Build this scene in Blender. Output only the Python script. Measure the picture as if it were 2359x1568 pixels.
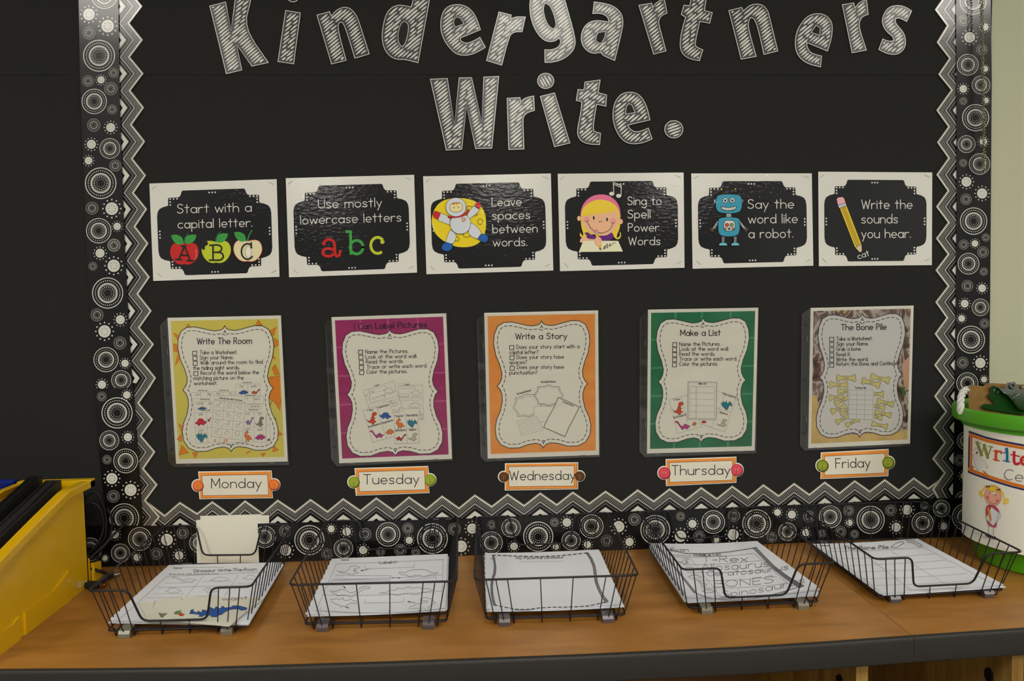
import bpy, math, random
from mathutils import Vector, Matrix
random.seed(7)
sc = bpy.context.scene
for o in list(bpy.data.objects): bpy.data.objects.remove(o)
Z0 = 0.76                                   # height of the counter top
# ------------------------------------------------------------------ camera
YAW, PIT, ROL = 0.0575, 0.0608, -0.016
CX, CY, CZ, FP = -0.0866, -1.5017, Z0 + 0.5077, 1800.0
IW, IH = 2359.0, 1568.0
cy_, sy_, cp_, sp_ = math.cos(YAW), math.sin(YAW), math.cos(PIT), math.sin(PIT)
FW = Vector((sy_ * cp_, cy_ * cp_, -sp_)); RT = Vector((cy_, -sy_, 0)); UP = RT.cross(FW)
RT, UP = math.cos(ROL) * RT + math.sin(ROL) * UP, -math.sin(ROL) * RT + math.cos(ROL) * UP
CAM = Vector((CX, CY, CZ))
cd = bpy.data.cameras.new('camera'); cam = bpy.data.objects.new('camera', cd); sc.collection.objects.link(cam)
cam.matrix_world = Matrix(((RT.x, UP.x, -FW.x, CX), (RT.y, UP.y, -FW.y, CY), (RT.z, UP.z, -FW.z, CZ), (0, 0, 0, 1)))
cd.lens = 18.0; cd.sensor_width = 18.0 * IW / FP; cd.sensor_fit = 'HORIZONTAL'
cd.dof.use_dof = True; cd.dof.focus_distance = 1.5; cd.dof.aperture_fstop = 4.0
sc.camera = cam
# ------------------------------------------------------------------ world, exposure, lights
w = bpy.data.worlds.new('world'); sc.world = w; w.use_nodes = True
w.node_tree.nodes['Background'].inputs[0].default_value = (0.9, 0.95, 1.0, 1)
w.node_tree.nodes['Background'].inputs[1].default_value = 0.3
sc.view_settings.view_transform = 'Standard'; sc.view_settings.look = 'None'
sc.view_settings.gamma = 1; sc.view_settings.use_curve_mapping = False
sc.view_settings.exposure = 0.5
PANEL_STRENGTH = 13.0
PANELS = [(-1.75, -2.3), (0.35, -2.6), (2.4, -2.3), (-1.75, -4.8), (0.35, -4.8), (2.4, -4.8), (-1.75, -7.6), (0.35, -7.6), (2.4, -7.6)]

# ------------------------------------------------------------------ helpers
def lin(c):
    c /= 255.0
    return c / 12.92 if c <= 0.04045 else ((c + 0.055) / 1.055) ** 2.4
MC = {}
def mat(name, rgb=(200, 200, 200), rough=0.6, spec=0.3, coat=0.0, metal=0.0, bump=None, emit=None, lam=False):
    if name in MC: return MC[name]
    m = bpy.data.materials.new(name); m.use_nodes = True; nt = m.node_tree; b = nt.nodes['Principled BSDF']
    b.inputs['Base Color'].default_value = (lin(rgb[0]), lin(rgb[1]), lin(rgb[2]), 1)
    b.inputs['Roughness'].default_value = rough; b.inputs['Specular IOR Level'].default_value = spec
    b.inputs['Metallic'].default_value = metal; b.inputs['Coat Weight'].default_value = coat
    if emit: b.inputs['Emission Color'].default_value = (*[lin(c) for c in emit[:3]], 1); b.inputs['Emission Strength'].default_value = emit[3]
    if lam or bump:
        tc = nt.nodes.new('ShaderNodeTexCoord'); mp = nt.nodes.new('ShaderNodeMapping'); nz = nt.nodes.new('ShaderNodeTexNoise'); bp = nt.nodes.new('ShaderNodeBump')
        sc_, st, ds = ((80, 80, 200), 0.48, 0.0006) if lam else bump
        mp.inputs['Scale'].default_value = sc_; nz.inputs['Scale'].default_value = 1.0; nz.inputs['Detail'].default_value = 3
        bp.inputs['Strength'].default_value = st; bp.inputs['Distance'].default_value = ds
        nt.links.new(tc.outputs['Object'], mp.inputs[0]); nt.links.new(mp.outputs[0], nz.inputs['Vector']); nt.links.new(nz.outputs[0], bp.inputs['Height'])
        if lam:
            b.inputs['Coat Weight'].default_value = 0.8; b.inputs['Coat Roughness'].default_value = 0.09; nt.links.new(bp.outputs[0], b.inputs['Coat Normal'])
        else: nt.links.new(bp.outputs[0], b.inputs['Normal'])
    MC[name] = m; return m
def L(name, r, g, b):                       # laminated print colour
    return mat('laminated_' + name, (r, g, b), 0.55, 0.2, lam=True)
def P(name, r, g, b):                       # plain paper print colour
    return mat('print_' + name, (r, g, b), 0.6, 0.2)
def mixmat(name, stops, scale=(8, 8, 8), rough=0.6, detail=6, coat=0.0, coat_rough=0.1, dist=0.0, spec=0.3, wave=None):
    if name in MC: return MC[name]
    m = bpy.data.materials.new(name); m.use_nodes = True; nt = m.node_tree; b = nt.nodes['Principled BSDF']
    tc = nt.nodes.new('ShaderNodeTexCoord'); mp = nt.nodes.new('ShaderNodeMapping'); nz = nt.nodes.new('ShaderNodeTexNoise'); cr = nt.nodes.new('ShaderNodeValToRGB')
    mp.inputs['Scale'].default_value = scale; nz.inputs['Scale'].default_value = 1; nz.inputs['Detail'].default_value = detail; nz.inputs['Distortion'].default_value = dist
    el = cr.color_ramp.elements
    while len(el) < len(stops): el.new(0.5)
    for e, (p, c) in zip(el, stops): e.position = p; e.color = (lin(c[0]), lin(c[1]), lin(c[2]), 1)
    nt.links.new(tc.outputs['Object'], mp.inputs[0]); nt.links.new(mp.outputs[0], nz.inputs['Vector']); nt.links.new(nz.outputs[0], cr.inputs[0]); nt.links.new(cr.outputs[0], b.inputs['Base Color'])
    b.inputs['Roughness'].default_value = rough; b.inputs['Coat Weight'].default_value = coat; b.inputs['Coat Roughness'].default_value = coat_rough; b.inputs['Specular IOR Level'].default_value = spec
    MC[name] = m; return m

class G:                                    # mesh collector in world coordinates
    def __init__(s): s.v = []; s.f = []; s.m = []; s.mats = []
    def mi(s, m):
        if m not in s.mats: s.mats.append(m)
        return s.mats.index(m)
    def face(s, pts, m):
        n = len(s.v); s.v += [tuple(p) for p in pts]; s.f.append(tuple(range(n, n + len(pts)))); s.m.append(s.mi(m))
    def grid(s, rows, m, close=False):      # rows of points, shared vertices
        n = len(s.v); nc = len(rows[0]); k = s.mi(m)
        for r in rows: s.v += [tuple(p) for p in r]
        for i in range(len(rows) - 1):
            for j in range(nc if close else nc - 1):
                j2 = (j + 1) % nc
                s.f.append((n + i * nc + j, n + i * nc + j2, n + (i + 1) * nc + j2, n + (i + 1) * nc + j)); s.m.append(k)
    def box(s, x0, x1, y0, y1, z0, z1, m):
        a = [(x0, y0, z0), (x1, y0, z0), (x1, y1, z0), (x0, y1, z0), (x0, y0, z1), (x1, y0, z1), (x1, y1, z1), (x0, y1, z1)]
        n = len(s.v); s.v += a; k = s.mi(m)
        for f in ((0, 3, 2, 1), (4, 5, 6, 7), (0, 1, 5, 4), (1, 2, 6, 5), (2, 3, 7, 6), (3, 0, 4, 7)): s.f.append(tuple(n + i for i in f)); s.m.append(k)
    def prism(s, a, b, m):                  # two matching loops joined: a = front loop, b = back loop
        n = len(s.v); k = s.mi(m); c = len(a); s.v += [tuple(p) for p in a] + [tuple(p) for p in b]
        s.f.append(tuple(range(n, n + c))); s.f.append(tuple(range(n + 2 * c - 1, n + c - 1, -1))); s.m += [k, k]
        for i in range(c):
            j = (i + 1) % c; s.f.append((n + i, n + c + i, n + c + j, n + j)); s.m.append(k)
    def tube(s, pts, r, m, n=6, closed=False, cap=True):
        pts = [Vector(p) for p in pts]; N = len(pts); rr = r if isinstance(r, (list, tuple)) else [r] * N
        rows = []; prev = None
        for i in range(N):
            a = pts[i - 1] if (i > 0 or closed) else pts[i]; b = pts[(i + 1) % N] if (i < N - 1 or closed) else pts[i]
            t = (b - a)
            if t.length < 1e-9: t = Vector((0, 0, 1))
            t.normalize()
            if prev is None:
                u = t.cross(Vector((0, 0, 1)))
                if u.length < 0.1: u = t.cross(Vector((0, 1, 0)))
            else: u = prev - t * prev.dot(t)
            u.normalize(); prev = u; q = t.cross(u)
            rows.append([pts[i] + (u * math.cos(2 * math.pi * k / n) + q * math.sin(2 * math.pi * k / n)) * rr[i] for k in range(n)])
        if closed: rows.append(rows[0])
        s.grid(rows, m, close=True)
        if cap and not closed: s.face(rows[0][::-1], m); s.face(rows[-1], m)
    def build(s, name, parent=None, smooth=False, loc=(0, 0, 0)):
        ox = Vector(parent_loc(parent)) if parent else Vector(loc)
        me = bpy.data.meshes.new(name); me.from_pydata([tuple(Vector(p) - ox) for p in s.v], [], s.f)
        for m in s.mats: me.materials.append(m)
        me.polygons.foreach_set('material_index', s.m)
        if smooth: me.polygons.foreach_set('use_smooth', [True] * len(s.f))
        me.update(); o = bpy.data.objects.new(name, me); sc.collection.objects.link(o)
        if parent: o.parent = parent
        else: o.location = loc
        return o
def parent_loc(o):
    v = Vector((0, 0, 0))
    while o: v += o.location; o = o.parent
    return v
def thing(name, label, cat, loc=(0, 0, 0), group=None):
    o = bpy.data.objects.new(name, None); sc.collection.objects.link(o); o.location = loc; o.empty_display_size = 0.02
    return tag(o, label, cat, group)
def tag(o, label, cat, group=None):
    o['label'] = label; o['category'] = cat
    if group: o['group'] = group
    return o
def struct(o): o['kind'] = 'structure'; return o

def ray(px, py): return FW * FP + RT * (px - IW / 2) - UP * (py - IH / 2)
def WALL(d0):                               # photo position -> the plane parallel to the wall, d0 in front of it
    def f(px, py, lv=0.0):
        r = ray(px, py); t = (-(d0 + lv) - CY) / r.y; return CAM + r * t
    return f
def HOR(px, py, z):
    r = ray(px, py); t = (Z0 + z - CZ) / r.z; return CAM + r * t
def crop(ox, oy, s): return lambda u, v: (ox + u / s, oy + v / s)
def cmap(c, pts): return [c(*p) for p in pts]
def arc(cx, cy, rx, ry, a0, a1, n=None):
    n = n or max(3, int(abs(a1 - a0) / 22)); return [(cx + rx * math.cos(math.radians(a0 + (a1 - a0) * i / n)), cy + ry * math.sin(math.radians(a0 + (a1 - a0) * i / n))) for i in range(n + 1)]
def smooth(poly, lim=58, it=2):             # round only the blunt corners
    for _ in range(it):
        out = []; n = len(poly)
        for i in range(n):
            a, b, c = Vector(poly[i - 1]), Vector(poly[i]), Vector(poly[(i + 1) % n]); d1, d2 = (b - a), (c - b)
            if d1.length < 1e-6 or d2.length < 1e-6: continue
            ang = math.degrees(abs(math.atan2(d1.x * d2.y - d1.y * d2.x, d1.dot(d2))))
            if ang < lim: out += [tuple(b + (a - b) * 0.25), tuple(b + (c - b) * 0.25)]
            else: out.append(tuple(b))
        poly = out
    return poly
def offset(poly, d):                        # closed polygon moved inwards by d
    n = len(poly); A = sum(poly[i - 1][0] * poly[i][1] - poly[i][0] * poly[i - 1][1] for i in range(n)); sg = 1 if A > 0 else -1
    out = []
    for i in range(n):
        a, b, c = Vector(poly[i - 1]), Vector(poly[i]), Vector(poly[(i + 1) % n]); d1, d2 = (b - a).normalized(), (c - b).normalized()
        n1, n2 = Vector((-d1.y, d1.x)) * sg, Vector((-d2.y, d2.x)) * sg; m = n1 + n2
        if m.length < 0.2: m = n1 * 1.0
        else: m = m / max(0.25, m.length_squared / 2)
        out.append(tuple(b + m * d))
    return out
def inside(p, poly):
    x, y = p; r = False; n = len(poly)
    for i in range(n):
        (x1, y1), (x2, y2) = poly[i - 1], poly[i]
        if (y1 > y) != (y2 > y) and x < (x2 - x1) * (y - y1) / (y2 - y1) + x1: r = not r
    return r
def edist(p, poly):
    best = 1e9; n = len(poly); px, py = p
    for i in range(n):
        ax, ay = poly[i - 1]; bx, by = poly[i]; dx, dy = bx - ax, by - ay; l = dx * dx + dy * dy
        t = 0 if l == 0 else max(0, min(1, ((px - ax) * dx + (py - ay) * dy) / l)); q = (px - ax - t * dx) ** 2 + (py - ay - t * dy) ** 2
        if q < best: best = q
    return math.sqrt(best)
def homog(q):                               # (u,v) in the unit square -> point of quad TL,TR,BR,BL
    (x0, y0), (x1, y1), (x2, y2), (x3, y3) = q
    dx1, dx2, dy1, dy2 = x1 - x2, x3 - x2, y1 - y2, y3 - y2; sx, sy = x0 - x1 + x2 - x3, y0 - y1 + y2 - y3
    den = dx1 * dy2 - dx2 * dy1; g = (sx * dy2 - dx2 * sy) / den; h = (dx1 * sy - sx * dy1) / den
    a, b, c, d, e, f = x1 - x0 + g * x1, x3 - x0 + h * x3, x0, y1 - y0 + g * y1, y3 - y0 + h * y3, y0
    def fn(u, v): k = g * u + h * v + 1; return ((a * u + b * v + c) / k, (d * u + e * v + f) / k)
    M = Matrix(((a, b, c), (d, e, f), (g, h, 1))).inverted()
    def inv(x, y): r = M @ Vector((x, y, 1)); return (r.x / r.z, r.y / r.z)
    return fn, inv

LV = 0.0001
class Ink(G):                               # flat print: shapes given in 2-D, laid on a surface
    def __init__(s, fn, lv=1): super().__init__(); s.fn = fn; s.lv = lv; s.n = 0
    def up(s, k=1): s.lv += k; return s
    def pt(s, p): return s.fn(p[0], p[1], (s.lv + .045 * (s.n % 20)) * LV)
    def poly(s, pts, m):
        s.n += 1
        s.face([s.pt(p) for p in pts], m)
    def line(s, pts, wd, m, closed=False, seg=None):
        pts = [Vector((p[0], p[1])) for p in pts]
        if seg:
            q = []; K = len(pts)
            for i in range(K if closed else K - 1):
                a, b = pts[i], pts[(i + 1) % K]; k = max(1, int((b - a).length / seg))
                q += [a + (b - a) * j / k for j in range(k)]
            if not closed: q.append(pts[-1])
            pts = q
        n = len(pts); row = []; s.n += 1
        if n < 2: return
        if not closed:
            for i in range(1, n - 1):
                d1, d2 = pts[i] - pts[i - 1], pts[i + 1] - pts[i]
                if d1.length > 1e-9 and d2.length > 1e-9 and d1.normalized().dot(d2.normalized()) < -.35:
                    s.line(pts[:i + 1], wd, m); s.line(pts[i:], wd, m); return
        for i in range(n):
            a = pts[i - 1] if (i > 0 or closed) else None; c = pts[(i + 1) % n] if (i < n - 1 or closed) else None; b = pts[i]
            d1 = (b - a).normalized() if a is not None and (b - a).length > 1e-9 else None; d2 = (c - b).normalized() if c is not None and (c - b).length > 1e-9 else None
            if d1 is None and d2 is None: continue
            d1 = d1 or d2; d2 = d2 or d1; m1 = Vector((-d1.y, d1.x)); m2 = Vector((-d2.y, d2.x)); mm = m1 + m2
            mm = m1 if mm.length < 0.3 else mm / max(0.5, mm.length_squared / 2)
            e = Vector((0, 0))
            if a is None: e = -d2 * wd * 0.4
            if c is None: e = d1 * wd * 0.4
            row.append((b + e + mm * wd / 2, b + e - mm * wd / 2))
        if closed: row.append(row[0])
        s.grid([[s.pt(r[0]), s.pt(r[1])] for r in row], m)
    def disc(s, c, r, m, n=20, ry=None):
        ry = ry or r; s.poly([(c[0] + r * math.cos(6.28318 * i / n), c[1] + ry * math.sin(6.28318 * i / n)) for i in range(n)], m)
    def ring(s, c, r, wd, m, n=32): s.line([(c[0] + r * math.cos(6.28318 * i / n), c[1] + r * math.sin(6.28318 * i / n)) for i in range(n)], wd, m, closed=True)
    def dash(s, pts, wd, on, off, m, closed=True):
        pts = [Vector(p) for p in pts]; n = len(pts); t = 0.0; cur = []; K = n if closed else n - 1
        for i in range(K):
            a, b = pts[i], pts[(i + 1) % n]; l = (b - a).length; x = 0.0
            while x < l:
                ph = t % (on + off); step = min(l - x, (on - ph) if ph < on else (on + off - ph)); step = max(step, 1e-4)
                if ph < on - 1e-6:
                    if not cur: cur = [a + (b - a) * x / l]
                    cur.append(a + (b - a) * min(1, (x + step) / l))
                else:
                    if len(cur) > 1: s.line(cur, wd, m)
                    cur = []
                x += step; t += step
        if len(cur) > 1: s.line(cur, wd, m)
    def text(s, txt, p0, p1, h, wd, m, space=0.45, gap=0.16):
        x = 0.0; items = []
        for ch in txt:
            if ch == ' ': x += space; continue
            wdt, st = GL[ch]; items.append((x, st)); x += wdt + gap
        tot = x - gap; dx, dy = p1[0] - p0[0], p1[1] - p0[1]; ln = math.hypot(dx, dy); ux, uy = dx / ln, dy / ln; k = ln / tot
        for x0, st in items:
            for q in st:
                pp = [(p0[0] + ux * (x0 + a) * k + uy * b * h, p0[1] + uy * (x0 + a) * k - ux * b * h) for a, b in q]
                if len(pp) == 1: s.disc(pp[0], wd * 0.75, m, 8)
                else: s.line(pp, wd, m)

# single-stroke alphabet: width, strokes (cap height 1, x-height 0.6)
def ln_(*a): return [(a[i], a[i + 1]) for i in range(0, len(a), 2)]
bowl = arc(.29, .3, .27, .3, 0, 360, 14)
GL = {
 'a': (.57, [bowl, ln_(.57, .6, .57, 0)]), 'b': (.57, [ln_(.01, 1, .01, 0), bowl]), 'c': (.5, [arc(.29, .3, .28, .3, 48, 312)]), 'd': (.57, [bowl, ln_(.57, 1, .57, 0)]),
 'e': (.56, [ln_(.03, .3, .56, .3) + arc(.29, .3, .27, .3, 0, 310)[1:]]), 'f': (.4, [arc(.36, .8, .17, .2, 60, 180) + ln_(.19, 0), ln_(0, .6, .38, .6)]),
 'g': (.57, [bowl, ln_(.57, .6, .57, -.15) + arc(.3, -.15, .27, .22, 0, -150)[1:]]), 'h': (.52, [ln_(.01, 1, .01, 0), [(.01, .3)] + arc(.27, .35, .25, .25, 180, 0) + ln_(.52, 0)]),
 'i': (.04, [ln_(.02, .6, .02, 0), [(.02, .82)]]), 'j': (.25, [ln_(.22, .6, .22, -.2) + arc(.06, -.2, .16, .18, 0, -120)[1:], [(.22, .82)]]), 'k': (.45, [ln_(.01, 1, .01, 0), ln_(.42, .6, .03, .22), ln_(.16, .34, .45, 0)]),
 'l': (.04, [ln_(.02, 1, .02, 0)]), 'm': (.8, [ln_(.01, .6, .01, 0), arc(.2, .4, .19, .2, 180, 0) + ln_(.4, 0), arc(.6, .4, .2, .2, 180, 0) + ln_(.8, 0)]),
 'n': (.51, [ln_(.01, .6, .01, 0), arc(.26, .35, .25, .25, 180, 0) + ln_(.51, 0)]), 'o': (.58, [bowl]), 'p': (.57, [ln_(.01, .6, .01, -.4), bowl]), 'q': (.57, [bowl, ln_(.57, .6, .57, -.4)]),
 'r': (.4, [ln_(.01, .6, .01, 0), arc(.28, .32, .26, .28, 180, 60)]), 's': (.44, [ln_(.42, .5, .32, .59, .18, .6, .06, .53, .05, .42, .15, .33, .33, .28, .42, .18, .37, .04, .22, 0, .02, .07)]),
 't': (.38, [ln_(.19, .92, .19, 0), ln_(0, .62, .38, .62)]), 'u': (.52, [ln_(.01, .6, .01, .24) + arc(.27, .25, .26, .25, 180, 360) + ln_(.52, .6), ln_(.52, .3, .52, 0)]),
 'v': (.46, [ln_(0, .6, .23, 0, .46, .6)]), 'w': (.76, [ln_(0, .6, .19, 0, .38, .55, .57, 0, .76, .6)]), 'x': (.44, [ln_(0, .6, .44, 0), ln_(.44, .6, 0, 0)]), 'y': (.48, [ln_(0, .6, .25, .03), ln_(.48, .6, .1, -.38)]), 'z': (.42, [ln_(0, .6, .42, .6, 0, 0, .42, 0)]),
 'A': (.7, [ln_(0, 0, .35, 1, .7, 0), ln_(.13, .36, .57, .36)]), 'B': (.52, [ln_(0, 0, 0, 1, .28, 1) + arc(.28, .77, .2, .23, 80, -90) + ln_(0, .54), [(.28, .54)] + arc(.28, .27, .25, .27, 80, -90) + ln_(0, 0)]),
 'C': (.62, [arc(.36, .5, .35, .5, 48, 312)]), 'D': (.62, [ln_(0, 0, 0, 1, .2, 1) + arc(.2, .5, .42, .5, 85, -85) + ln_(.2, 0, 0, 0)]), 'E': (.48, [ln_(.48, 1, 0, 1, 0, 0, .48, 0), ln_(0, .52, .4, .52)]), 'F': (.48, [ln_(.48, 1, 0, 1, 0, 0), ln_(0, .52, .4, .52)]),
 'G': (.66, [arc(.36, .5, .35, .5, 48, 335) + ln_(.68, .45, .42, .45)]), 'H': (.6, [ln_(0, 1, 0, 0), ln_(.6, 1, .6, 0), ln_(0, .5, .6, .5)]), 'I': (.04, [ln_(.02, 1, .02, 0)]), 'J': (.35, [ln_(.33, 1, .33, .2) + arc(.16, .2, .17, .2, 0, -150)]), 'K': (.5, [ln_(0, 1, 0, 0), ln_(.48, 1, 0, .4), ln_(.14, .52, .5, 0)]), 'L': (.45, [ln_(0, 1, 0, 0, .45, 0)]),
 'M': (.72, [ln_(0, 0, .02, 1, .36, .25, .7, 1, .72, 0)]), 'N': (.58, [ln_(0, 0, 0, 1, .58, 0, .58, 1)]), 'O': (.7, [arc(.35, .5, .35, .5, 0, 360, 16)]), 'P': (.5, [ln_(0, 0, 0, 1, .24, 1) + arc(.24, .75, .24, .25, 80, -90) + ln_(0, .5)]),
 'R': (.52, [ln_(0, 0, 0, 1, .24, 1) + arc(.24, .75, .24, .25, 80, -90) + ln_(0, .5), ln_(.2, .5, .52, 0)]), 'S': (.54, [ln_(.5, .85, .4, .97, .24, 1, .08, .92, .03, .76, .1, .6, .3, .52, .46, .42, .53, .26, .46, .08, .28, 0, .1, .03, 0, .14)]),
 'T': (.6, [ln_(0, 1, .6, 1), ln_(.3, 1, .3, 0)]), 'U': (.58, [ln_(0, 1, 0, .3) + arc(.29, .3, .29, .3, 180, 360) + ln_(.58, 1)]), 'V': (.6, [ln_(0, 1, .3, 0, .6, 1)]), 'W': (.86, [ln_(0, 1, .22, 0, .43, .85, .64, 0, .86, 1)]), 'X': (.5, [ln_(0, 1, .5, 0), ln_(.5, 1, 0, 0)]),
 '.': (.05, [[(.02, .05)]]), '!': (.05, [ln_(.02, 1, .02, .3), [(.02, .05)]]), '?': (.42, [arc(.2, .78, .2, .22, 160, -60) + ln_(.2, .45, .2, .28), [(.2, .05)]]), '-': (.3, [ln_(0, .35, .3, .35)]), '$': (.3, [ln_(0, .35, .3, .35)]),
}
def T(ink, c, txt, x0, y0, x1, y1, h, wd, m, **k): ink.text(txt, c(x0, y0), c(x1, y1), h, wd, m, **k)

# common materials
M_BLACKPAPER = mat('black_backing_paper', (33, 33, 31), 0.85, 0.25, bump=((9, 9, 5), 0.5, 0.01))
M_WHITE = mat('white_print_paper', (233, 230, 216), 0.6, 0.2)
M_STRIP = mat('glossy_black_border', (11, 11, 13), 0.4, 0.2, coat=0.5, bump=((3, 3, 2.2), 0.35, 0.01))
MC['glossy_black_border'].node_tree.nodes['Principled BSDF'].inputs['Coat Roughness'].default_value = 0.13
def gl(name, rgb):
    m = mat(name, rgb, 0.45, 0.4, coat=0.7); m.node_tree.nodes['Principled BSDF'].inputs['Coat Roughness'].default_value = 0.13; return m
M_SWHITE = gl('glossy_white_border_print', (214, 213, 202)); M_SGREY = gl('glossy_grey_border_print', (150, 149, 142)); M_EDGE = gl('taupe_border_edge', (128, 120, 108))
M_WIRE = mat('black_wire_enamel', (17, 18, 26), 0.42, 0.4); M_STEEL = mat('staple_steel', (128, 127, 122), 0.4, 0.5, metal=0.5)

# ------------------------------------------------------------------ room shell
def plane(name, pts, m):
    g = G(); g.face(pts, m); return struct(g.build(name))
XL, XR, YF, YB, ZC = -3.2, 3.6, 0.06, -9.5, 2.75
M_CREAM = mat('cream_wall_paint', (188, 189, 160), 0.7, 0.3, bump=((120, 120, 120), 0.15, 0.002))
M_ROOM = mat('pale_wall_paint', (150, 152, 150), 0.8)
g = G(); g.box(XL, XR, 0.0, YF, 0, ZC, M_CREAM); struct(g.build('wall_back'))
plane('floor', [(XL, YB, 0), (XR, YB, 0), (XR, 0, 0), (XL, 0, 0)], mixmat('speckled_floor_tile', [(0.3, (118, 118, 116)), (0.7, (148, 148, 146))], (30, 30, 30), 0.5))
plane('ceiling', [(XL, 0, ZC), (XR, 0, ZC), (XR, YB, ZC), (XL, YB, ZC)], mat('ceiling_board', (150, 150, 147), 0.9))
plane('wall_left', [(XL, 0, 0), (XL, YB, 0), (XL, YB, ZC), (XL, 0, ZC)], M_ROOM)
plane('wall_right', [(XR, 0, 0), (XR, 0, ZC), (XR, YB, ZC), (XR, YB, 0)], M_ROOM)
plane('wall_rear', [(XL, YB, 0), (XR, YB, 0), (XR, YB, ZC), (XL, YB, ZC)], mat('rear_wall_boards', (92, 92, 90), 0.85))
M_PANEL = mat('lamp_diffuser', (255, 250, 240), 0.5, emit=(255, 250, 240, PANEL_STRENGTH)); M_PFR = mat('lamp_frame_white', (225, 225, 222), 0.4)
rows = ['front', 'middle', 'rear']; cols = ['left', 'centre', 'right']
for i, (x, y) in enumerate(PANELS):
    t = thing('ceiling_light', 'recessed ceiling light panel, %s row, %s column' % (rows[i // 3], cols[i % 3]), 'ceiling light', (x, y, ZC - 0.03), 'ceiling light panels')
    g = G(); a, b = 0.3, 0.6
    for (x0, x1, y0, y1) in ((-a - .03, -a, -b - .03, b + .03), (a, a + .03, -b - .03, b + .03), (-a, a, -b - .03, -b), (-a, a, b, b + .03)): g.box(x + x0, x + x1, y + y0, y + y1, ZC - 0.03, ZC - 0.001, M_PFR)
    g.build('frame', t)
    g = G(); g.box(x - a, x + a, y - b, y + b, ZC - 0.02, ZC - 0.012, M_PANEL); g.build('diffuser', t)

# ------------------------------------------------------------------ counter and shelf unit
def wood(name, stops, scale, rough, coat, cr):
    return mixmat(name, stops, scale, rough, 7, coat, cr, 0.6)
M_TOP = wood('honey_laminate', [(0.3, (152, 102, 40)), (0.5, (166, 113, 48)), (0.72, (180, 126, 60))], (9, 30, 9), 0.38, 0.25, 0.35)
M_BAND = mat('dark_rubber_edge', (42, 39, 35), 0.5, 0.35); M_OAK = wood('golden_oak_side', [(0.3, (120, 88, 36)), (0.7, (168, 132, 66))], (60, 60, 6), 0.55, 0.0, 0.3)
M_PIN = mat('black_plastic_pin', (14, 14, 18), 0.4)
fe = [(-1.25, -.395), (-1.0, -.398), (-.742, -.410), (-.60, -.421), (-.463, -.430), (-.2, -.437), (.05, -.440), (.29, -.4385), (.419, -.433), (.553, -.425), (.73, -.416), (.95, -.405), (1.3, -.39)]
def fy(x):
    for (a, ya), (b, yb) in zip(fe, fe[1:]):
        if x <= b: return ya + (yb - ya) * (x - a) / (b - a)
    return fe[-1][1]
def shelf_unit(x0, x1, divs, label):
    t = thing('shelf_unit', label, 'bookcase', ((x0 + x1) / 2, -.2, 0))
    xs = [x0] + [a for a, _ in fe if x0 < a < x1] + [x1]
    g = G(); th = 0.03
    top = [(x, fy(x), Z0) for x in xs]; g.prism(top + [(x1, -.001, Z0), (x0, -.001, Z0)], [(p[0], p[1], Z0 - th) for p in top] + [(x1, -.001, Z0 - th), (x0, -.001, Z0 - th)], M_TOP); g.build('worktop', t)
    g = G(); prof = [(0.0, 0.0003), (-.0035, -.0004), (-.0055, -.0025), (-.006, -.006), (-.006, -.036), (-.0045, -.039), (0.0, -.0395)]
    g.grid([[(x, fy(x) + a, Z0 + b) for x in xs] for a, b in prof], M_BAND); g.build('edge_band', t, smooth=True)
    g = G(); g.box(x0 + .002, x1 - .002, -.40, -.385, Z0 - .05, Z0 - .031, M_OAK); g.box(x0 + .002, x1 - .002, -.385, -.005, Z0 - .046, Z0 - .031, M_OAK); g.build('top_rail', t)
    for d in divs:
        g = G(); g.box(d, d + .018, -.408, -.012, .08, Z0 - .046, M_OAK); o = g.build('side_panel', t)
        for (py, pz) in ((-.36, .10), (-.08, .10), (-.36, .4), (-.08, .4)):
            g = G(); c = [(py + .009 * math.cos(k * math.pi / 3 + .5), Z0 - pz + .012 * math.sin(k * math.pi / 3 + .5)) for k in range(6)]
            g.prism([(d - .004, a, b) for a, b in c], [(d + .0005, a, b) for a, b in c], M_PIN); g.build('shelf_pin', o)
    g = G(); g.box(x0, x1, -.011, -.003, .08, Z0 - .046, mat('brown_back_board', (96, 62, 26), 0.7)); g.build('back_panel', t)
    g = G(); g.box(x0, x1, -.40, -.012, .30, .318, M_OAK); g.build('shelf', t)
    g = G(); g.box(x0, x1, -.39, -.012, .0, .08, M_OAK); g.build('plinth', t)
shelf_unit(-1.25, .5525, [-1.245, -.77, -.15, .479], 'long honey-wood shelf unit under the baskets, left of the top seam')
shelf_unit(.5535, 1.3, [.719, 1.27], 'honey-wood shelf unit under the green bucket, right of the top seam')

# ------------------------------------------------------------------ black backing paper
t = thing('backing_paper', 'plain black paper covering the whole display board behind the lettering', 'backing paper', (0, 0, Z0 + .5))
def wav(x, z): return 0.0009 * math.sin(x * 7 + z * 3) + 0.0007 * math.sin(x * 3.1 - z * 9 + 1) + 0.0005 * math.sin(z * 17 + x * 5)
for (z0, z1, d, lab) in ((Z0 + .0005, Z0 + .925, .0022, None), (Z0 + .918, Z0 + 1.45, .0030, None)):
    g = G(); NX, NZ = 60, 30; xs = [-1.6 + (2.545) * i / NX for i in range(NX + 1)]
    front = [[(x, -d - 0.6 * abs(wav(x, z0 + (z1 - z0) * j / NZ)), z0 + (z1 - z0) * j / NZ) for x in xs] for j in range(NZ + 1)]
    g.grid(front, M_BLACKPAPER); g.build('paper_strip', t, smooth=True)

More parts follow.
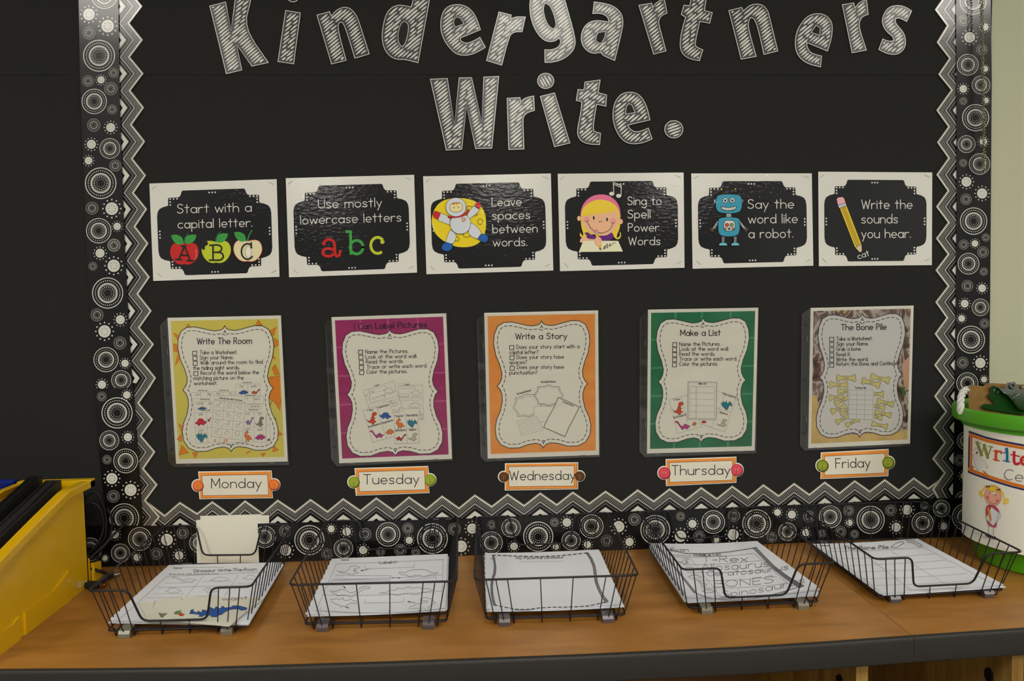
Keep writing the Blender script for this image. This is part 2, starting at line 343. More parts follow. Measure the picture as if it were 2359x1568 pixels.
# ------------------------------------------------------------------ border strips
DZ, DC = .0052, .0078                       # depth of zigzag and circle strips
def circ(ink, kind, c, r):
    W_, Y_, B_ = M_SWHITE, M_SGREY, M_STRIP
    if kind == 'S':
        ink.disc(c, r, W_, 26)
        for k in range(12): a = k * math.pi / 6; ink.disc((c[0] + 1.42 * r * math.cos(a), c[1] + 1.42 * r * math.sin(a)), .13 * r, W_, 8)
        ink.up()
        for k in range(8): a = k * math.pi / 4; ink.disc((c[0] + .55 * r * math.cos(a), c[1] + .55 * r * math.sin(a)), .075 * r, B_, 6)
        ink.up(-1); return
    if kind == 'R':
        ink.ring(c, r * .97, r * .07, Y_, 28); ink.ring(c, r * .8, r * .03, Y_, 28); ink.ring(c, r * .55, r * .17, Y_, 24); ink.ring(c, r * .27, r * .05, Y_, 16); return
    ink.ring(c, r * .97, r * .055, W_, 40)
    n = {'O': 36, 'o': 30, 'q': 26}[kind]
    for k in range(n): a = k * 2 * math.pi / n; ink.disc((c[0] + .79 * r * math.cos(a), c[1] + .79 * r * math.sin(a)), .038 * r, W_, 6)
    ink.ring(c, r * .6, r * .085, W_, 36); ink.ring(c, r * .51, r * .02, W_, 32)
    for k in range(18): a = k * 2 * math.pi / 18; ink.disc((c[0] + .4 * r * math.cos(a), c[1] + .4 * r * math.sin(a)), .036 * r, W_, 6)
    ink.ring(c, r * .26, r * .022, Y_, 24)
def clipline(poly, a, b): return None
def strip(label, outline, items, d, seams=()):
    t = thing('circle_border_strip', label, 'border strip', tuple(WALL(d)(*outline[0])), 'circle-patterned border strips')
    g = G(); f0, f1 = WALL(d), WALL(d - .0006); g.prism([f0(*p) for p in outline], [f1(*p) for p in outline], M_STRIP); g.build('strip_card', t)
    ink = Ink(WALL(d), 1)
    for cr_, kind, x, y, r in items:
        c = cr_(x, y); s_ = cr_(1, 0)[0] - cr_(0, 0)[0]; rr = r * s_
        if inside(c, outline) and edist(c, outline) > rr * (1.55 if kind == 'S' else 1.0): circ(ink, kind, c, rr)
        else:                               # cut where the strip ends
            tmp = Ink(WALL(d), 1); circ(tmp, kind, c, rr); inv = inside
            k0 = [inside(PJ(v), outline) for v in tmp.v]
            for f, mi in zip(tmp.f, tmp.m):
                if all(k0[i] for i in f): ink.face([tmp.v[i] for i in f], tmp.mats[mi])
    ink.build('circle_print', t); return t
def PJ(v):
    q = Vector(v) - CAM; z = q.dot(FW); return (IW / 2 + FP * q.dot(RT) / z, IH / 2 - FP * q.dot(UP) / z)
c4 = crop(0, 0, 2.6125); c5 = crop(180, 560, 2.119)
left_up = [(c4,'O',628,-25,78),(c4,'S',535,87,35),(c4,'S',648,157,38),(c4,'R',535,198,38),(c4,'O',596,335,96),(c4,'R',684,438,30),(c4,'R',530,487,34),(c4,'S',608,480,22),(c4,'R',667,533,39),(c4,'o',567,610,76),(c4,'R',675,658,29),(c4,'R',564,752,39),(c4,'S',666,767,27),(c4,'S',550,868,27),(c4,'q',661,893,62),(c4,'S',533,966,23),(c4,'R',694,996,35),(c4,'O',606,1102,95),(c4,'R',554,1252,38),(c4,'S',673,1255,38),(c4,'o',594,1388,76),(c4,'S',705,1362,22),(c4,'R',686,1475,39),(c4,'S',602,1523,27),
 (c5,'R',175,10,30),(c5,'R',72,112,21),(c5,'S',174,110,30),(c5,'O',144,243,76),(c5,'R',92,350,31),(c5,'S',206,373,22),(c5,'S',129,430,30),(c5,'R',204,487,31),(c5,'o',136,568,61),(c5,'S',229,586,18),(c5,'q',210,668,48),(c5,'S',116,690,20)]
left_lo = [(c5,'R',115,748,23),(c5,'S',238,740,18),(c5,'O',190,828,76),(c5,'q',152,962,48),(c5,'S',243,946,20),(c5,'R',141,1056,22),(c5,'o',232,1062,60),(c5,'S',165,1148,27),(c5,'S',256,1204,29),(c5,'R',172,1235,30),(c5,'O',225,1342,73)]
strip('black circle-patterned border strip down the upper left side', [(179,-40),(181,0),(184,172),(189,306),(196,478),(201,607),(211,772),(217,898),(306,893),(296,725),(288.5,584),(285,497),(276,230),(272.5,0),(272,-40)], left_up, DC)
strip('black circle-patterned border strip at the lower left beside the yellow bin', [(216,896),(227,1032),(239,1150),(244,1225),(331,1225),(330,1210),(321.6,1079),(308,890)], left_lo, DC - .0007)
c3 = crop(1560, 0, 2.9525); cr = crop(2120, 360, 2.905); cL = crop(2100, 860, 2.9035); c1 = crop(0, 0, 1)
right_up = [(c1,'O',2241.8,2.6,31),(c1,'R',2220,48,12.5),(c1,'S',2233.6,86,12.3),(c1,'S',2268.8,62,8.6),(c3,'R',2073,337,38),(c3,'o',1977,440,73),(c3,'S',2095,468,20),(c3,'q',2067,578,63)]
right_up += [(c3,'S',1946,604,26)]
right_lo = [(c3,'R',1946,687,27),(c3,'S',2100,683,20),(c3,'O',2030,800,92),(c3,'S',2083,963,25),(c3,'q',1968,980,60),(c3,'R',1946,1108,27),(c3,'o',2057,1115,72),(cr,'S',309,170,33),(cr,'S',414,248,34),(cr,'R',306,287,37),(cr,'O',357,433,91),(cr,'R',439,543,27),(cr,'R',291,590,33),(cr,'S',366,583,22),(cr,'R',420,641,38),(cr,'o',323,718,72),(cr,'R',425,771,27),(cr,'R',316,866,38),(cr,'S',414,882,26),(cr,'S',297,985,26),(cr,'q',403,1010,58),(cr,'S',277,1084,22),(cr,'R',430,1118,32),(cr,'O',340,1226,93),(cr,'R',284,1380,38),(cr,'S',402,1382,34),(cr,'o',315,1518,73),(cr,'S',427,1492,20),
 (cL,'O',365,450,62),(cL,'R',323,580,38),(cL,'S',355,685,28),(cL,'o',350,845,60),(c1,'S',2258,985,10),(c1,'R',2258,1050,12)]
strip('black circle-patterned border strip at the top right with a bright glare', [(2202,-40),(2202.5,0),(2203.5,222),(2284.5,222),(2285,190),(2282.5,0),(2282,-40)], right_up, DC)
strip('black circle-patterned border strip down the right side behind the green bucket', [(2203.5,218),(2203.5,500),(2200,860),(2194.7,1160),(2278,1160),(2279,860),(2281,700),(2284.5,218)], right_lo, DC - .0007)
k1 = crop(180, 1160, 4.718); k1b = crop(380, 1180, 4.718); k2 = crop(640, 1160, 4.9); k3 = crop(1060, 1160, 4.9); k4 = crop(1460, 1120, 4.9); k5 = crop(1840, 1120, 4.545)
bot = [(k1,'S',400,333,45),(k1,'o',130,495,128),(k1,'S',290,590,30),(k1,'o',670,382,128),(k1,'q',460,535,103),(k1,'S',640,582,38),(k1,'S',965,390,64),(k1,'R',1137,315,65),(k1,'R',848,543,65),(k1,'S',1097,560,46),
 (k1b,'o',375,330,110),(k1b,'S',620,230,40),(k1b,'O',820,360,120),(k1b,'o',1085,265,120),(k1b,'R',1308,203,66),(k1b,'S',1310,410,62),(k1b,'O',1570,300,163),(k1b,'S',1808,177,38),(k1b,'S',1975,208,45),(k1b,'R',1760,448,60),(k1b,'q',1940,390,105),(k1b,'S',2155,408,45),
 (k2,'R',987,342,68),(k2,'o',1245,345,137),(k2,'R',1468,278,62),(k2,'S',1483,412,40),(k2,'O',1745,392,173),(k2,'R',1993,285,70),(k2,'R',1160,540,50),(k2,'R',1383,522,68),(k2,'R',1557,550,50),(k2,'S',2070,480,65),
 (k3,'S',137,280,58),(k3,'R',354,235,50),(k3,'o',352,440,128),(k3,'q',575,270,108),(k3,'S',608,480,43),(k3,'O',882,370,170),(k3,'R',1065,210,50),(k3,'S',1205,210,48),(k3,'S',1080,485,35),(k3,'q',1253,415,107),(k3,'S',1437,460,40),(k3,'o',1483,255,135),(k3,'R',1655,415,66),(k3,'S',1790,257,63),(k3,'R',1968,177,68),(k3,'S',1912,430,46),
 (k4,'O',243,490,168),(k4,'R',528,338,50),(k4,'S',663,422,45),(k4,'o',897,402,132),(k4,'S',527,563,64),(k4,'R',740,567,67),(k4,'S',930,600,35),(k4,'R',1132,332,67),(k4,'S',1122,543,62),(k4,'O',1387,420,162),(k4,'S',1622,293,38),(k4,'S',1785,318,45),(k4,'R',1558,572,58),(k4,'q',1735,510,103),(k4,'S',1945,520,42),(k4,'R',1977,340,66),
 (k5,'o',330,318,118),(k5,'R',522,253,54),(k5,'S',530,380,33),(k5,'O',753,350,147),(k5,'R',245,492,42),(k5,'R',440,475,60),(k5,'R',585,498,44),(k5,'R',965,250,58),(k5,'S',1135,245,52),(k5,'S',1020,427,48),(k5,'R',1315,200,42),(k5,'q',1495,230,90),(k5,'o',1297,382,115),(k5,'S',1518,415,38),(k5,'O',1750,320,145)]
def below(a, b, y): return [(x, yy) for x, yy in y if a <= x <= b]
topE = [(120,1212),(180,1211),(300,1210),(452,1211),(640,1204),(850,1199.5),(1060,1194.5),(1250,1186),(1489,1176),(1720,1167),(1940,1157.5),(2075,1149),(2200,1146.5),(2300,1143)]
botE = [(120,1300.5),(180,1300.5),(300,1300),(452,1300),(640,1294.5),(850,1288),(1060,1280.5),(1250,1273.5),(1489,1264.5),(1720,1252),(1940,1242.5),(2075,1236.5),(2200,1231.5),(2300,1228)]
def interp(tab, x):
    for (a, ya), (b, yb) in zip(tab, tab[1:]):
        if x <= b: return ya + (yb - ya) * (x - a) / (b - a)
    return tab[-1][1]
cuts = [120, 345, 1000, 1620, 2300]; nm = ['behind the black cables', 'behind the first two wire baskets', 'behind the third and fourth wire baskets', 'behind the last basket and green bucket']
for i in range(4):
    a, b = cuts[i], cuts[i + 1] + 3; xs = [a] + [x for x, _ in topE if a < x < b] + [b]
    strip('black circle-patterned border strip along the counter ' + nm[i], [(x, interp(topE, x)) for x in xs] + [(x, interp(botE, x)) for x in xs[::-1]], bot, DC + .0012 - .0003 * i)

def zigzag(label, V, inw, d, depth=57, tail=0):    # V: outer outline peak/valley/...; inw: direction towards the strip's base
    t = thing('zigzag_border_strip', label, 'border strip', tuple(WALL(d)(*V[0])), 'zigzag border strips')
    def off(p, k): return (p[0] + inw[0] * k, p[1] + inw[1] * k)
    h = [p[0] * inw[0] + p[1] * inw[1] for p in V]
    n = len(V); pk = [(h[i] < h[i - 1] if i > 0 else h[0] < h[1]) for i in range(n)]
    def basep(i):                           # base line point: depth below peaks
        a = (h[i - 1] + (h[i + 1] if i + 1 < n else h[i - 1])) / 2 if i > 0 else h[1]
        hp = h[i] if pk[i] else (a if i > 0 and i + 1 < n else (h[i - 1] if i > 0 else h[1])); return off(V[i], hp + depth - h[i])
    g = G(); poly = list(V) + [basep(i) for i in range(n)][::-1]; g.prism([WALL(d)(*p) for p in poly], [WALL(d - .0006)(*p) for p in poly], M_STRIP); g.build('strip_card', t)
    ink = Ink(WALL(d), 1)
    def band(a, b, m): ink.grid([[ink.pt(off(p, a)) for p in V], [ink.pt(off(p, b)) for p in V]], m)
    band(0, 2.0, M_EDGE); band(2.0, 5.6, M_SWHITE); band(20.6, 24.8, M_SGREY)
    ink.up(); 
    for r_, o_ in enumerate((7.8, 10.9, 14.0, 17.1)):
        for i in range(n - 1):
            a, b = Vector(off(V[i], o_)), Vector(off(V[i + 1], o_)); ln = (b - a).length; k = int(ln / 3.5)
            for j in range(k):
                q = a + (b - a) * ((j + .25 + .5 * (r_ % 2)) / k); s_ = .95
                ink.poly([(q.x - s_, q.y), (q.x, q.y - s_), (q.x + s_, q.y), (q.x, q.y + s_)], M_SWHITE)
    for i in range(n - 1):
        hm = h[i] if pk[i] else h[i + 1]
        a, b = Vector(V[i]), Vector(V[i + 1])
        if not pk[i]: a, b = b, a
        def upto(k, f): e = a + (b - a) * f; return off(a, k), off(e, k)
        p, q = upto(30.4, .95); ink.line([p, q], .9, M_SGREY)
        p0, q0 = upto(39, .56); p1, q1 = upto(49.5, .5); ink.poly([p0, q0, q1, p1], M_SWHITE)
    ink.up()
    for i in range(n):
        if not pk[i]: continue
        for j in (i - 1, i + 1):
            if 0 <= j < n:
                a, b = Vector(off(V[i], 44.4)), Vector(off(V[j], 44.4))
                for f in (.0, .13, .26, .38): q = a + (b - a) * f; ink.disc(q, .8, M_SGREY, 6)
    ink.build('zigzag_print', t)
lz = cmap(c4, [(778,-60),(857,38),(780,140),(861,240),(784,343),(866,442),(788,545),(869,647),(796,750),(876,851),(802,955),(881,1055),(808,1160),(888,1258),(818,1363),(896,1464)]) + cmap(c5, [(282,-5),(345,5)])[:0]
lz += cmap(c5, [(290,85),(352,165),(296,248),(361,330),(303,412),(372,493),(313,573),(382,657),(354,702)])
zigzag('zigzag border strip inside the upper left circle strip', lz, (-1, 0.01), DZ)
zigzag('zigzag border strip inside the lower left circle strip', cmap(c5, [(356,700),(300,780),(368,860),(312,940),(379,1018),(323,1100),(390,1178),(333,1255),(402,1335),(362,1385)]), (-1, 0.02), DZ + .0006)
cA, cB, cC, cD = crop(320, 1100, 4.718), crop(800, 1100, 4.718), crop(1280, 1080, 4.718), crop(1740, 1070, 4.718)
zigzag('zigzag border strip along the bottom left, ending at the Wednesday label', cmap(cA, [(100,262),(280,400),(445,258),(632,378),(797,250),(988,385),(1153,240),(1345,375),(1508,233),(1697,358),(1865,225),(2050,355),(2220,216)]) + cmap(cB, [(143,345),(315,208),(500,340),(670,198),(858,330),(1030,188),(1215,318),(1387,177),(1570,300),(1742,168),(1922,290),(2097,155)]) + cmap(cC, [(12,375),(187,240),(365,362)]), (0, 1), DZ - .0012)
zigzag('zigzag border strip along the bottom right, under the Thursday and Friday labels', cmap(cC, [(365,362),(542,230),(718,350),(892,215),(1066,337),(1238,204),(1410,325),(1582,190),(1752,310),(1920,175),(2090,298),(2258,160)]) + cmap(cD, [(253,325),(422,193),(587,312),(755,178),(915,297),(1080,163),(1243,277),(1408,152),(1560,265),(1722,132),(1878,245),(2040,130)]), (0, 1), DZ - .0012)
zigzag('zigzag border strip at the top right, above the joint', cmap(c3, [(1830,-45),(1752,66),(1833,175),(1763,288),(1847,397),(1773,505),(1860,612)]), (1, 0), DZ + .0006)
zigzag('zigzag border strip down the right side beside the pencil card', cmap(c3, [(1860,612),(1760,750),(1840,862),(1765,968),(1840,1075)]) + cmap(cr, [(105,123),(180,230),(103,337),(182,443),(102,549),(180,655),(99,762),(180,868),(98,975),(172,1080),(93,1187),(170,1292),(90,1396),(168,1500)]) + cmap(cL, [(148,152),(222,255),(140,360),(215,462),(135,570),(213,665),(135,773),(172,840)]), (1, 0), DZ)

# ------------------------------------------------------------------ cut-out letters
M_LW = mat('chalk_white_letter', (216, 214, 202), 0.45, 0.4, coat=0.5); M_LB = mat('chalk_black_letter', (30, 30, 36), 0.4, 0.4, coat=0.5)
for m_ in (M_LW, M_LB): m_.node_tree.nodes['Principled BSDF'].inputs['Coat Roughness'].default_value = 0.2
def cutout(name, label, group, outline, hole=None, ang=40, d=.0058):
    outline = smooth(outline); cx = sum(p[0] for p in outline) / len(outline); cy = sum(p[1] for p in outline) / len(outline)
    t = thing(name, label, 'letter', tuple(WALL(d)(cx, cy)), group)
    g = G(); g.prism([WALL(d)(*p) for p in outline], [WALL(d - .0006)(*p) for p in outline], M_LB)
    ring = offset(outline, 1.0)
    ink = Ink(WALL(d), 1); inn = offset(outline, 1.6); n = len(outline)
    ink.grid([[ink.pt(p) for p in outline + outline[:1]], [ink.pt(p) for p in inn + inn[:1]]], M_LW)
    g.build('letter_card', t)
    if hole:
        hole = smooth(hole); ink.up(); ink.line(hole, 1.7, M_LW, closed=True); ink.up(-1)
        hg = G(); hg.face([WALL(d)(*(p)) + Vector((0, -2.4 * LV, 0)) for p in offset(hole, .4)], mat('letter_counter_black', (34, 33, 32), 0.7)); hg.build('letter_counter', t)
    a = math.radians(ang); ux, uy = math.cos(a), -math.sin(a); vx, vy = math.sin(a), math.cos(a)
    us = [p[0] * ux + p[1] * uy for p in outline]; vs = [p[0] * vx + p[1] * vy for p in outline]
    v = min(vs) + 2; rnd = random.Random(int(cx * 7 + cy)); ang += 0
    while v < max(vs):
        cur = None; u = min(us); wd = rnd.uniform(3.4, 4.6)
        while u <= max(us) + 2:
            p = (u * ux + v * vx, u * uy + v * vy); ok = u <= max(us) and inside(p, outline) and edist(p, outline) > 5.2 and (not hole or (not inside(p, hole) and edist(p, hole) > 4.0))
            if ok and cur is None: cur = u
            if (not ok) and cur is not None:
                if u - cur > 3:
                    segs = [(cur, u)]
                    if u - cur > 34: m_ = cur + (u - cur) * rnd.uniform(.3, .7); segs = [(cur, m_ - 1.6), (m_ + 1.6, u)]
                    for (s0, s1) in segs:
                        k = max(3, int((s1 - s0) / 7)); up_, dn = [], []
                        for i in range(k + 1):
                            f = i / k; uu = s0 + (s1 - s0) * f; ww = wd * .5 * (min(1, f * 5 + .35)) * min(1, (1 - f) * 5 + .35) * rnd.uniform(.75, 1.1); vv = v + rnd.uniform(-.35, .35)
                            up_.append(ink.pt((uu * ux + (vv - ww) * vx, uu * uy + (vv - ww) * vy))); dn.append(ink.pt((uu * ux + (vv + ww) * vx, uu * uy + (vv + ww) * vy)))
                        ink.grid([up_, dn], M_LW)
                cur = None
            u += 1.5
        v += rnd.uniform(6.1, 7.3)
    ink.build('chalk_hatching', t); return t
a1 = crop(460, 0, 3.37); a2 = crop(1000, 0, 3.92); a3 = c3
def ell(c, x, y, rx, ry, n=18): return cmap(c, [(x + rx * math.cos(6.2832 * i / n), y + ry * math.sin(6.2832 * i / n)) for i in range(n)])
G1, G2 = 'letters of the top line', 'letters of the second line'
LT = [
 ('K', a1, [(75,45),(203,12),(243,235),(272,0),(285,-90),(420,-120),(400,0),(347,215),(537,487),(405,516),(288,350),(330,545),(205,575)], None, 'capital K starting the top line', G1),
 ('i', a1, [(665,78),(785,98),(732,498),(605,480)], None, 'stem of the i after the capital K', G1),
 ('n', a1, [(907,115),(1010,88),(1022,120),(1060,75),(1120,50),(1170,62),(1215,110),(1240,170),(1320,420),(1203,455),(1130,215),(1105,175),(1085,178),(1072,215),(1140,470),(1022,500)], None, 'n between i and d in the top line', G1),
 ('d', a1, [(1665,-60),(1797,-60),(1787,0),(1697,490),(1590,462),(1545,465),(1490,450),(1440,400),(1413,320),(1415,230),(1440,120),(1480,60),(1540,35),(1600,42),(1640,52),(1655,0)], [(1590,165),(1620,185),(1620,240),(1600,330),(1575,362),(1550,345),(1537,290),(1550,215),(1570,175)], 'd in the top line', G1),
 ('e', a2, [(58,170),(85,90),(140,45),(220,36),(290,52),(350,100),(390,170),(422,270),(240,345),(245,370),(290,390),(340,375),(415,333),(467,428),(400,470),(310,505),(210,498),(150,450),(90,370),(55,270)], [(185,165),(210,152),(240,165),(268,215),(190,245),(175,205)], 'e between d and r in the top line', G1),
 ('r', a2, [(583,104),(700,133),(695,165),(740,148),(828,150),(797,290),(720,290),(680,330),(613,592),(470,548)], None, 'r before the g in the top line', G1),
 ('g', a2, [(862,0),(890,-60),(950,-90),(1030,-70),(1050,-50),(1165,-75),(1183,0),(1283,350),(1270,440),(1220,500),(1150,545),(1060,568),(998,565),(997,445),(1060,448),(1120,425),(1143,380),(1128,345),(1100,372),(1040,382),(980,360),(920,290),(880,200),(860,100)], [(1000,30),(1040,45),(1070,100),(1100,200),(1098,240),(1075,262),(1030,230),(1000,160),(985,80)], 'g with a hooked tail in the top line', G1),
 ('a', a2, [(1443,14),(1530,25),(1620,50),(1690,110),(1710,180),(1705,260),(1633,550),(1515,500),(1508,475),(1445,488),(1380,465),(1330,400),(1323,320),(1350,240),(1410,190),(1480,180),(1575,195),(1570,165),(1540,135),(1490,122),(1430,125)], [(1480,295),(1548,285),(1540,340),(1510,390),(1475,385),(1457,350)], 'a after the g in the top line', G1),
 ('r', a2, [(1845,45),(1968,25),(1975,60),(2010,15),(2070,-10),(2085,0),(2107,120),(2050,145),(2030,190),(2035,230),(2098,462),(1980,492)], None, 'r between a and t in the top line', G1),
 ('t', a3, [(100,-45),(205,-40),(188,70),(242,85),(222,160),(155,148),(122,300),(132,318),(177,338),(153,415),(90,405),(38,375),(14,320),(25,220),(55,118),(25,100),(45,32),(83,38)], None, 't in the top line', G1),
 ('n', a3, [(348,70),(440,48),(450,72),(490,35),(540,22),(590,35),(620,75),(630,115),(687,348),(588,373),(545,180),(520,125),(500,122),(485,150),(488,200),(540,385),(434,405)], None, 'n after the t in the top line', G1),
 ('e', a3, [(855,140),(890,105),(950,87),(1010,98),(1050,140),(1060,190),(1050,270),(1023,350),(884,293),(885,320),(910,360),(985,380),(977,458),(900,440),(840,405),(805,350),(798,280),(815,200)], [(945,172),(972,190),(968,240),(912,220)], 'e tilted backwards, lowest letter of the top line', G1),
 ('r', a3, [(1120,30),(1203,17),(1210,50),(1240,10),(1290,-5),(1302,100),(1262,112),(1240,150),(1243,200),(1290,342),(1188,362)], None, 'r before the final s', G1),
 ('s', a3, [(1598,73),(1562,150),(1510,122),(1485,130),(1488,160),(1540,215),(1558,270),(1550,330),(1510,368),(1460,375),(1410,360),(1368,338),(1397,262),(1440,280),(1470,275),(1465,250),(1420,215),(1392,165),(1395,110),(1430,50),(1490,32),(1550,42)], None, 's ending the top line', G1),
 ('W', a1, [(1787,612),(1925,607),(1978,965),(2012,602),(2113,600),(2190,945),(2203,595),(2325,590),(2270,1152),(2140,1155),(2072,830),(2037,1160),(1913,1168)], None, 'capital W starting the second line', G2),
 ('r', a2, [(656,884),(778,877),(785,912),(820,880),(903,862),(910,1000),(850,1015),(810,1050),(805,1100),(815,1348),(672,1352)], None, 'r after the capital W', G2),
 ('i', a2, [(955,868),(1090,835),(1230,1293),(1085,1328)], None, 'slanted stem of the i in the second line', G2),
 ('t', a2, [(1360,738),(1503,718),(1485,835),(1562,855),(1553,962),(1470,945),(1445,1100),(1440,1170),(1455,1188),(1507,1200),(1497,1308),(1400,1305),(1330,1280),(1295,1230),(1290,1170),(1325,1000),(1330,920),(1280,910),(1297,805),(1350,808)], None, 't in the second line', G2),
 ('e', a2, [(1610,1000),(1630,920),(1680,850),(1750,826),(1830,835),(1890,890),(1930,980),(1953,1085),(1755,1130),(1770,1165),(1820,1190),(1870,1180),(1937,1152),(1972,1255),(1900,1290),(1800,1305),(1720,1285),(1660,1220),(1615,1110)], [(1735,960),(1760,935),(1790,950),(1815,1015),(1730,1030)], 'e in the second line', G2),
]
for k, c, o_, h_, lab, grp in LT:
    cutout('cutout_letter', 'chalk-look paper cutout, ' + lab, grp, cmap(c, o_), cmap(c, h_) if h_ else None, ang=40)
cutout('cutout_dot', 'round chalk-look paper dot over the i after the capital K', G1, ell(a1, 725, -22, 46, 40))
cutout('cutout_dot', 'round chalk-look paper dot over the slanted i in the second line', G2, ell(a2, 1008, 730, 78, 73), ang=-60)
cutout('cutout_dot', 'round chalk-look full stop ending the second line', G2, ell(a2, 2165, 1167, 86, 83), ang=20)
#PART2
# ------------------------------------------------------------------ strategy cards
def sheet(g, q, d, th, m):
    f0, f1 = WALL(d), WALL(d - th); g.prism([f0(*p) for p in q], [f1(*p) for p in q], m)
LW_, LB_ = L('white', 226, 224, 215), L('black', 12, 13, 18)
M_CARD = LW_
hs = [(.26,.083),(.25,.094),(.243,.125),(.232,.145),(.22,.151),(.15,.152),(.142,.16),(.141,.225),(.136,.234),(.10,.245),(.070,.265),(.056,.295),(.05,.34)]
hs += [(u, 1.035 - v) for u, v in hs[::-1]]
plaque = [(u, v) for u, v in hs] + [(1 - u, v) for u, v in hs[::-1]]
def card(q, d, label, lines, cf, pic, h=None, wd=1.75):
    t = thing('strategy_card', label, 'card', tuple(WALL(d)(*q[0])), 'laminated writing strategy cards')
    g = G(); sheet(g, q, d, .0009, M_CARD); g.build('card_sheet', t)
    fn, inv = homog(q)
    k = Ink(WALL(d), 1); k.poly([fn(*p) for p in plaque], LB_); k.build('black_plaque', t)
    k = Ink(WALL(d), 2)
    for sx in (0, 1):
        for sy in (0, 1):
            for u, v in ((.158,.166),(.185,.165),(.213,.165),(.158,.196),(.158,.226)): k.disc(fn(1 - u if sx else u, 1.035 - v if sy else v), 1.9, LW_, 10)
    for u in (.467,.491,.515): k.disc(fn(u,.112), 1.9, LW_, 10); k.disc(fn(u,.927), 1.9, LW_, 10)
    for v in (.492,.525,.558): k.disc(fn(.067,v), 1.9, LW_, 10); k.disc(fn(.933,v), 1.9, LW_, 10)
    k.build('dot_ornament', t)['kind'] = 'stuff'
    k = Ink(WALL(d), 2)
    for (txt, x0, y0, x1, y1, hh) in lines: T(k, cf, txt, x0, y0, x1, y1, hh, wd, LW_)
    k.build('lettering', t)
    pic(t, d, cf)
    for (u, v, a) in ((.035,.045,-40),(.955,.04,25),(.05,.94,45),(.955,.945,-28)):
        c = fn(u, v); a = math.radians(a); g = G(); f0, f1 = WALL(d + .0006), WALL(d + .0001); dx, dy = 6.5 * math.cos(a), 6.5 * math.sin(a); nx, ny = -math.sin(a) * .5, math.cos(a) * .5
        lp = [(c[0] - dx - nx, c[1] - dy - ny), (c[0] + dx - nx, c[1] + dy - ny), (c[0] + dx + nx, c[1] + dy + ny), (c[0] - dx + nx, c[1] - dy + ny)]
        g.prism([f0(*p) for p in lp], [f1(*p) for p in lp], M_STEEL); g.build('staple', t)
    return t
LK = L('outline', 18, 18, 22)
def px(c, s=1): return lambda pts: cmap(c, pts)
def shape(k, c, pts, m, out=1.2, om=None, sm=True, lim=70):
    pts = cmap(c, pts); pts = smooth(pts, lim) if sm else pts
    k.poly(pts, m); k.up()
    if out: k.line(pts, out, om or LK, closed=True)
    k.up()
def E_(cx, cy, rx, ry, n=22, rot=0):
    a = math.radians(rot); return [(cx + rx * math.cos(t) * math.cos(a) - ry * math.sin(t) * math.sin(a), cy + rx * math.cos(t) * math.sin(a) + ry * math.sin(t) * math.cos(a)) for t in [6.28318 * i / n for i in range(n)]]
GRN, DGR, RED, LIM, CRM = L('leaf_green', 62, 160, 70), L('stem_green', 34, 120, 52), L('apple_red', 202, 32, 28), L('apple_lime', 196, 208, 44), L('apple_cream', 232, 222, 176)
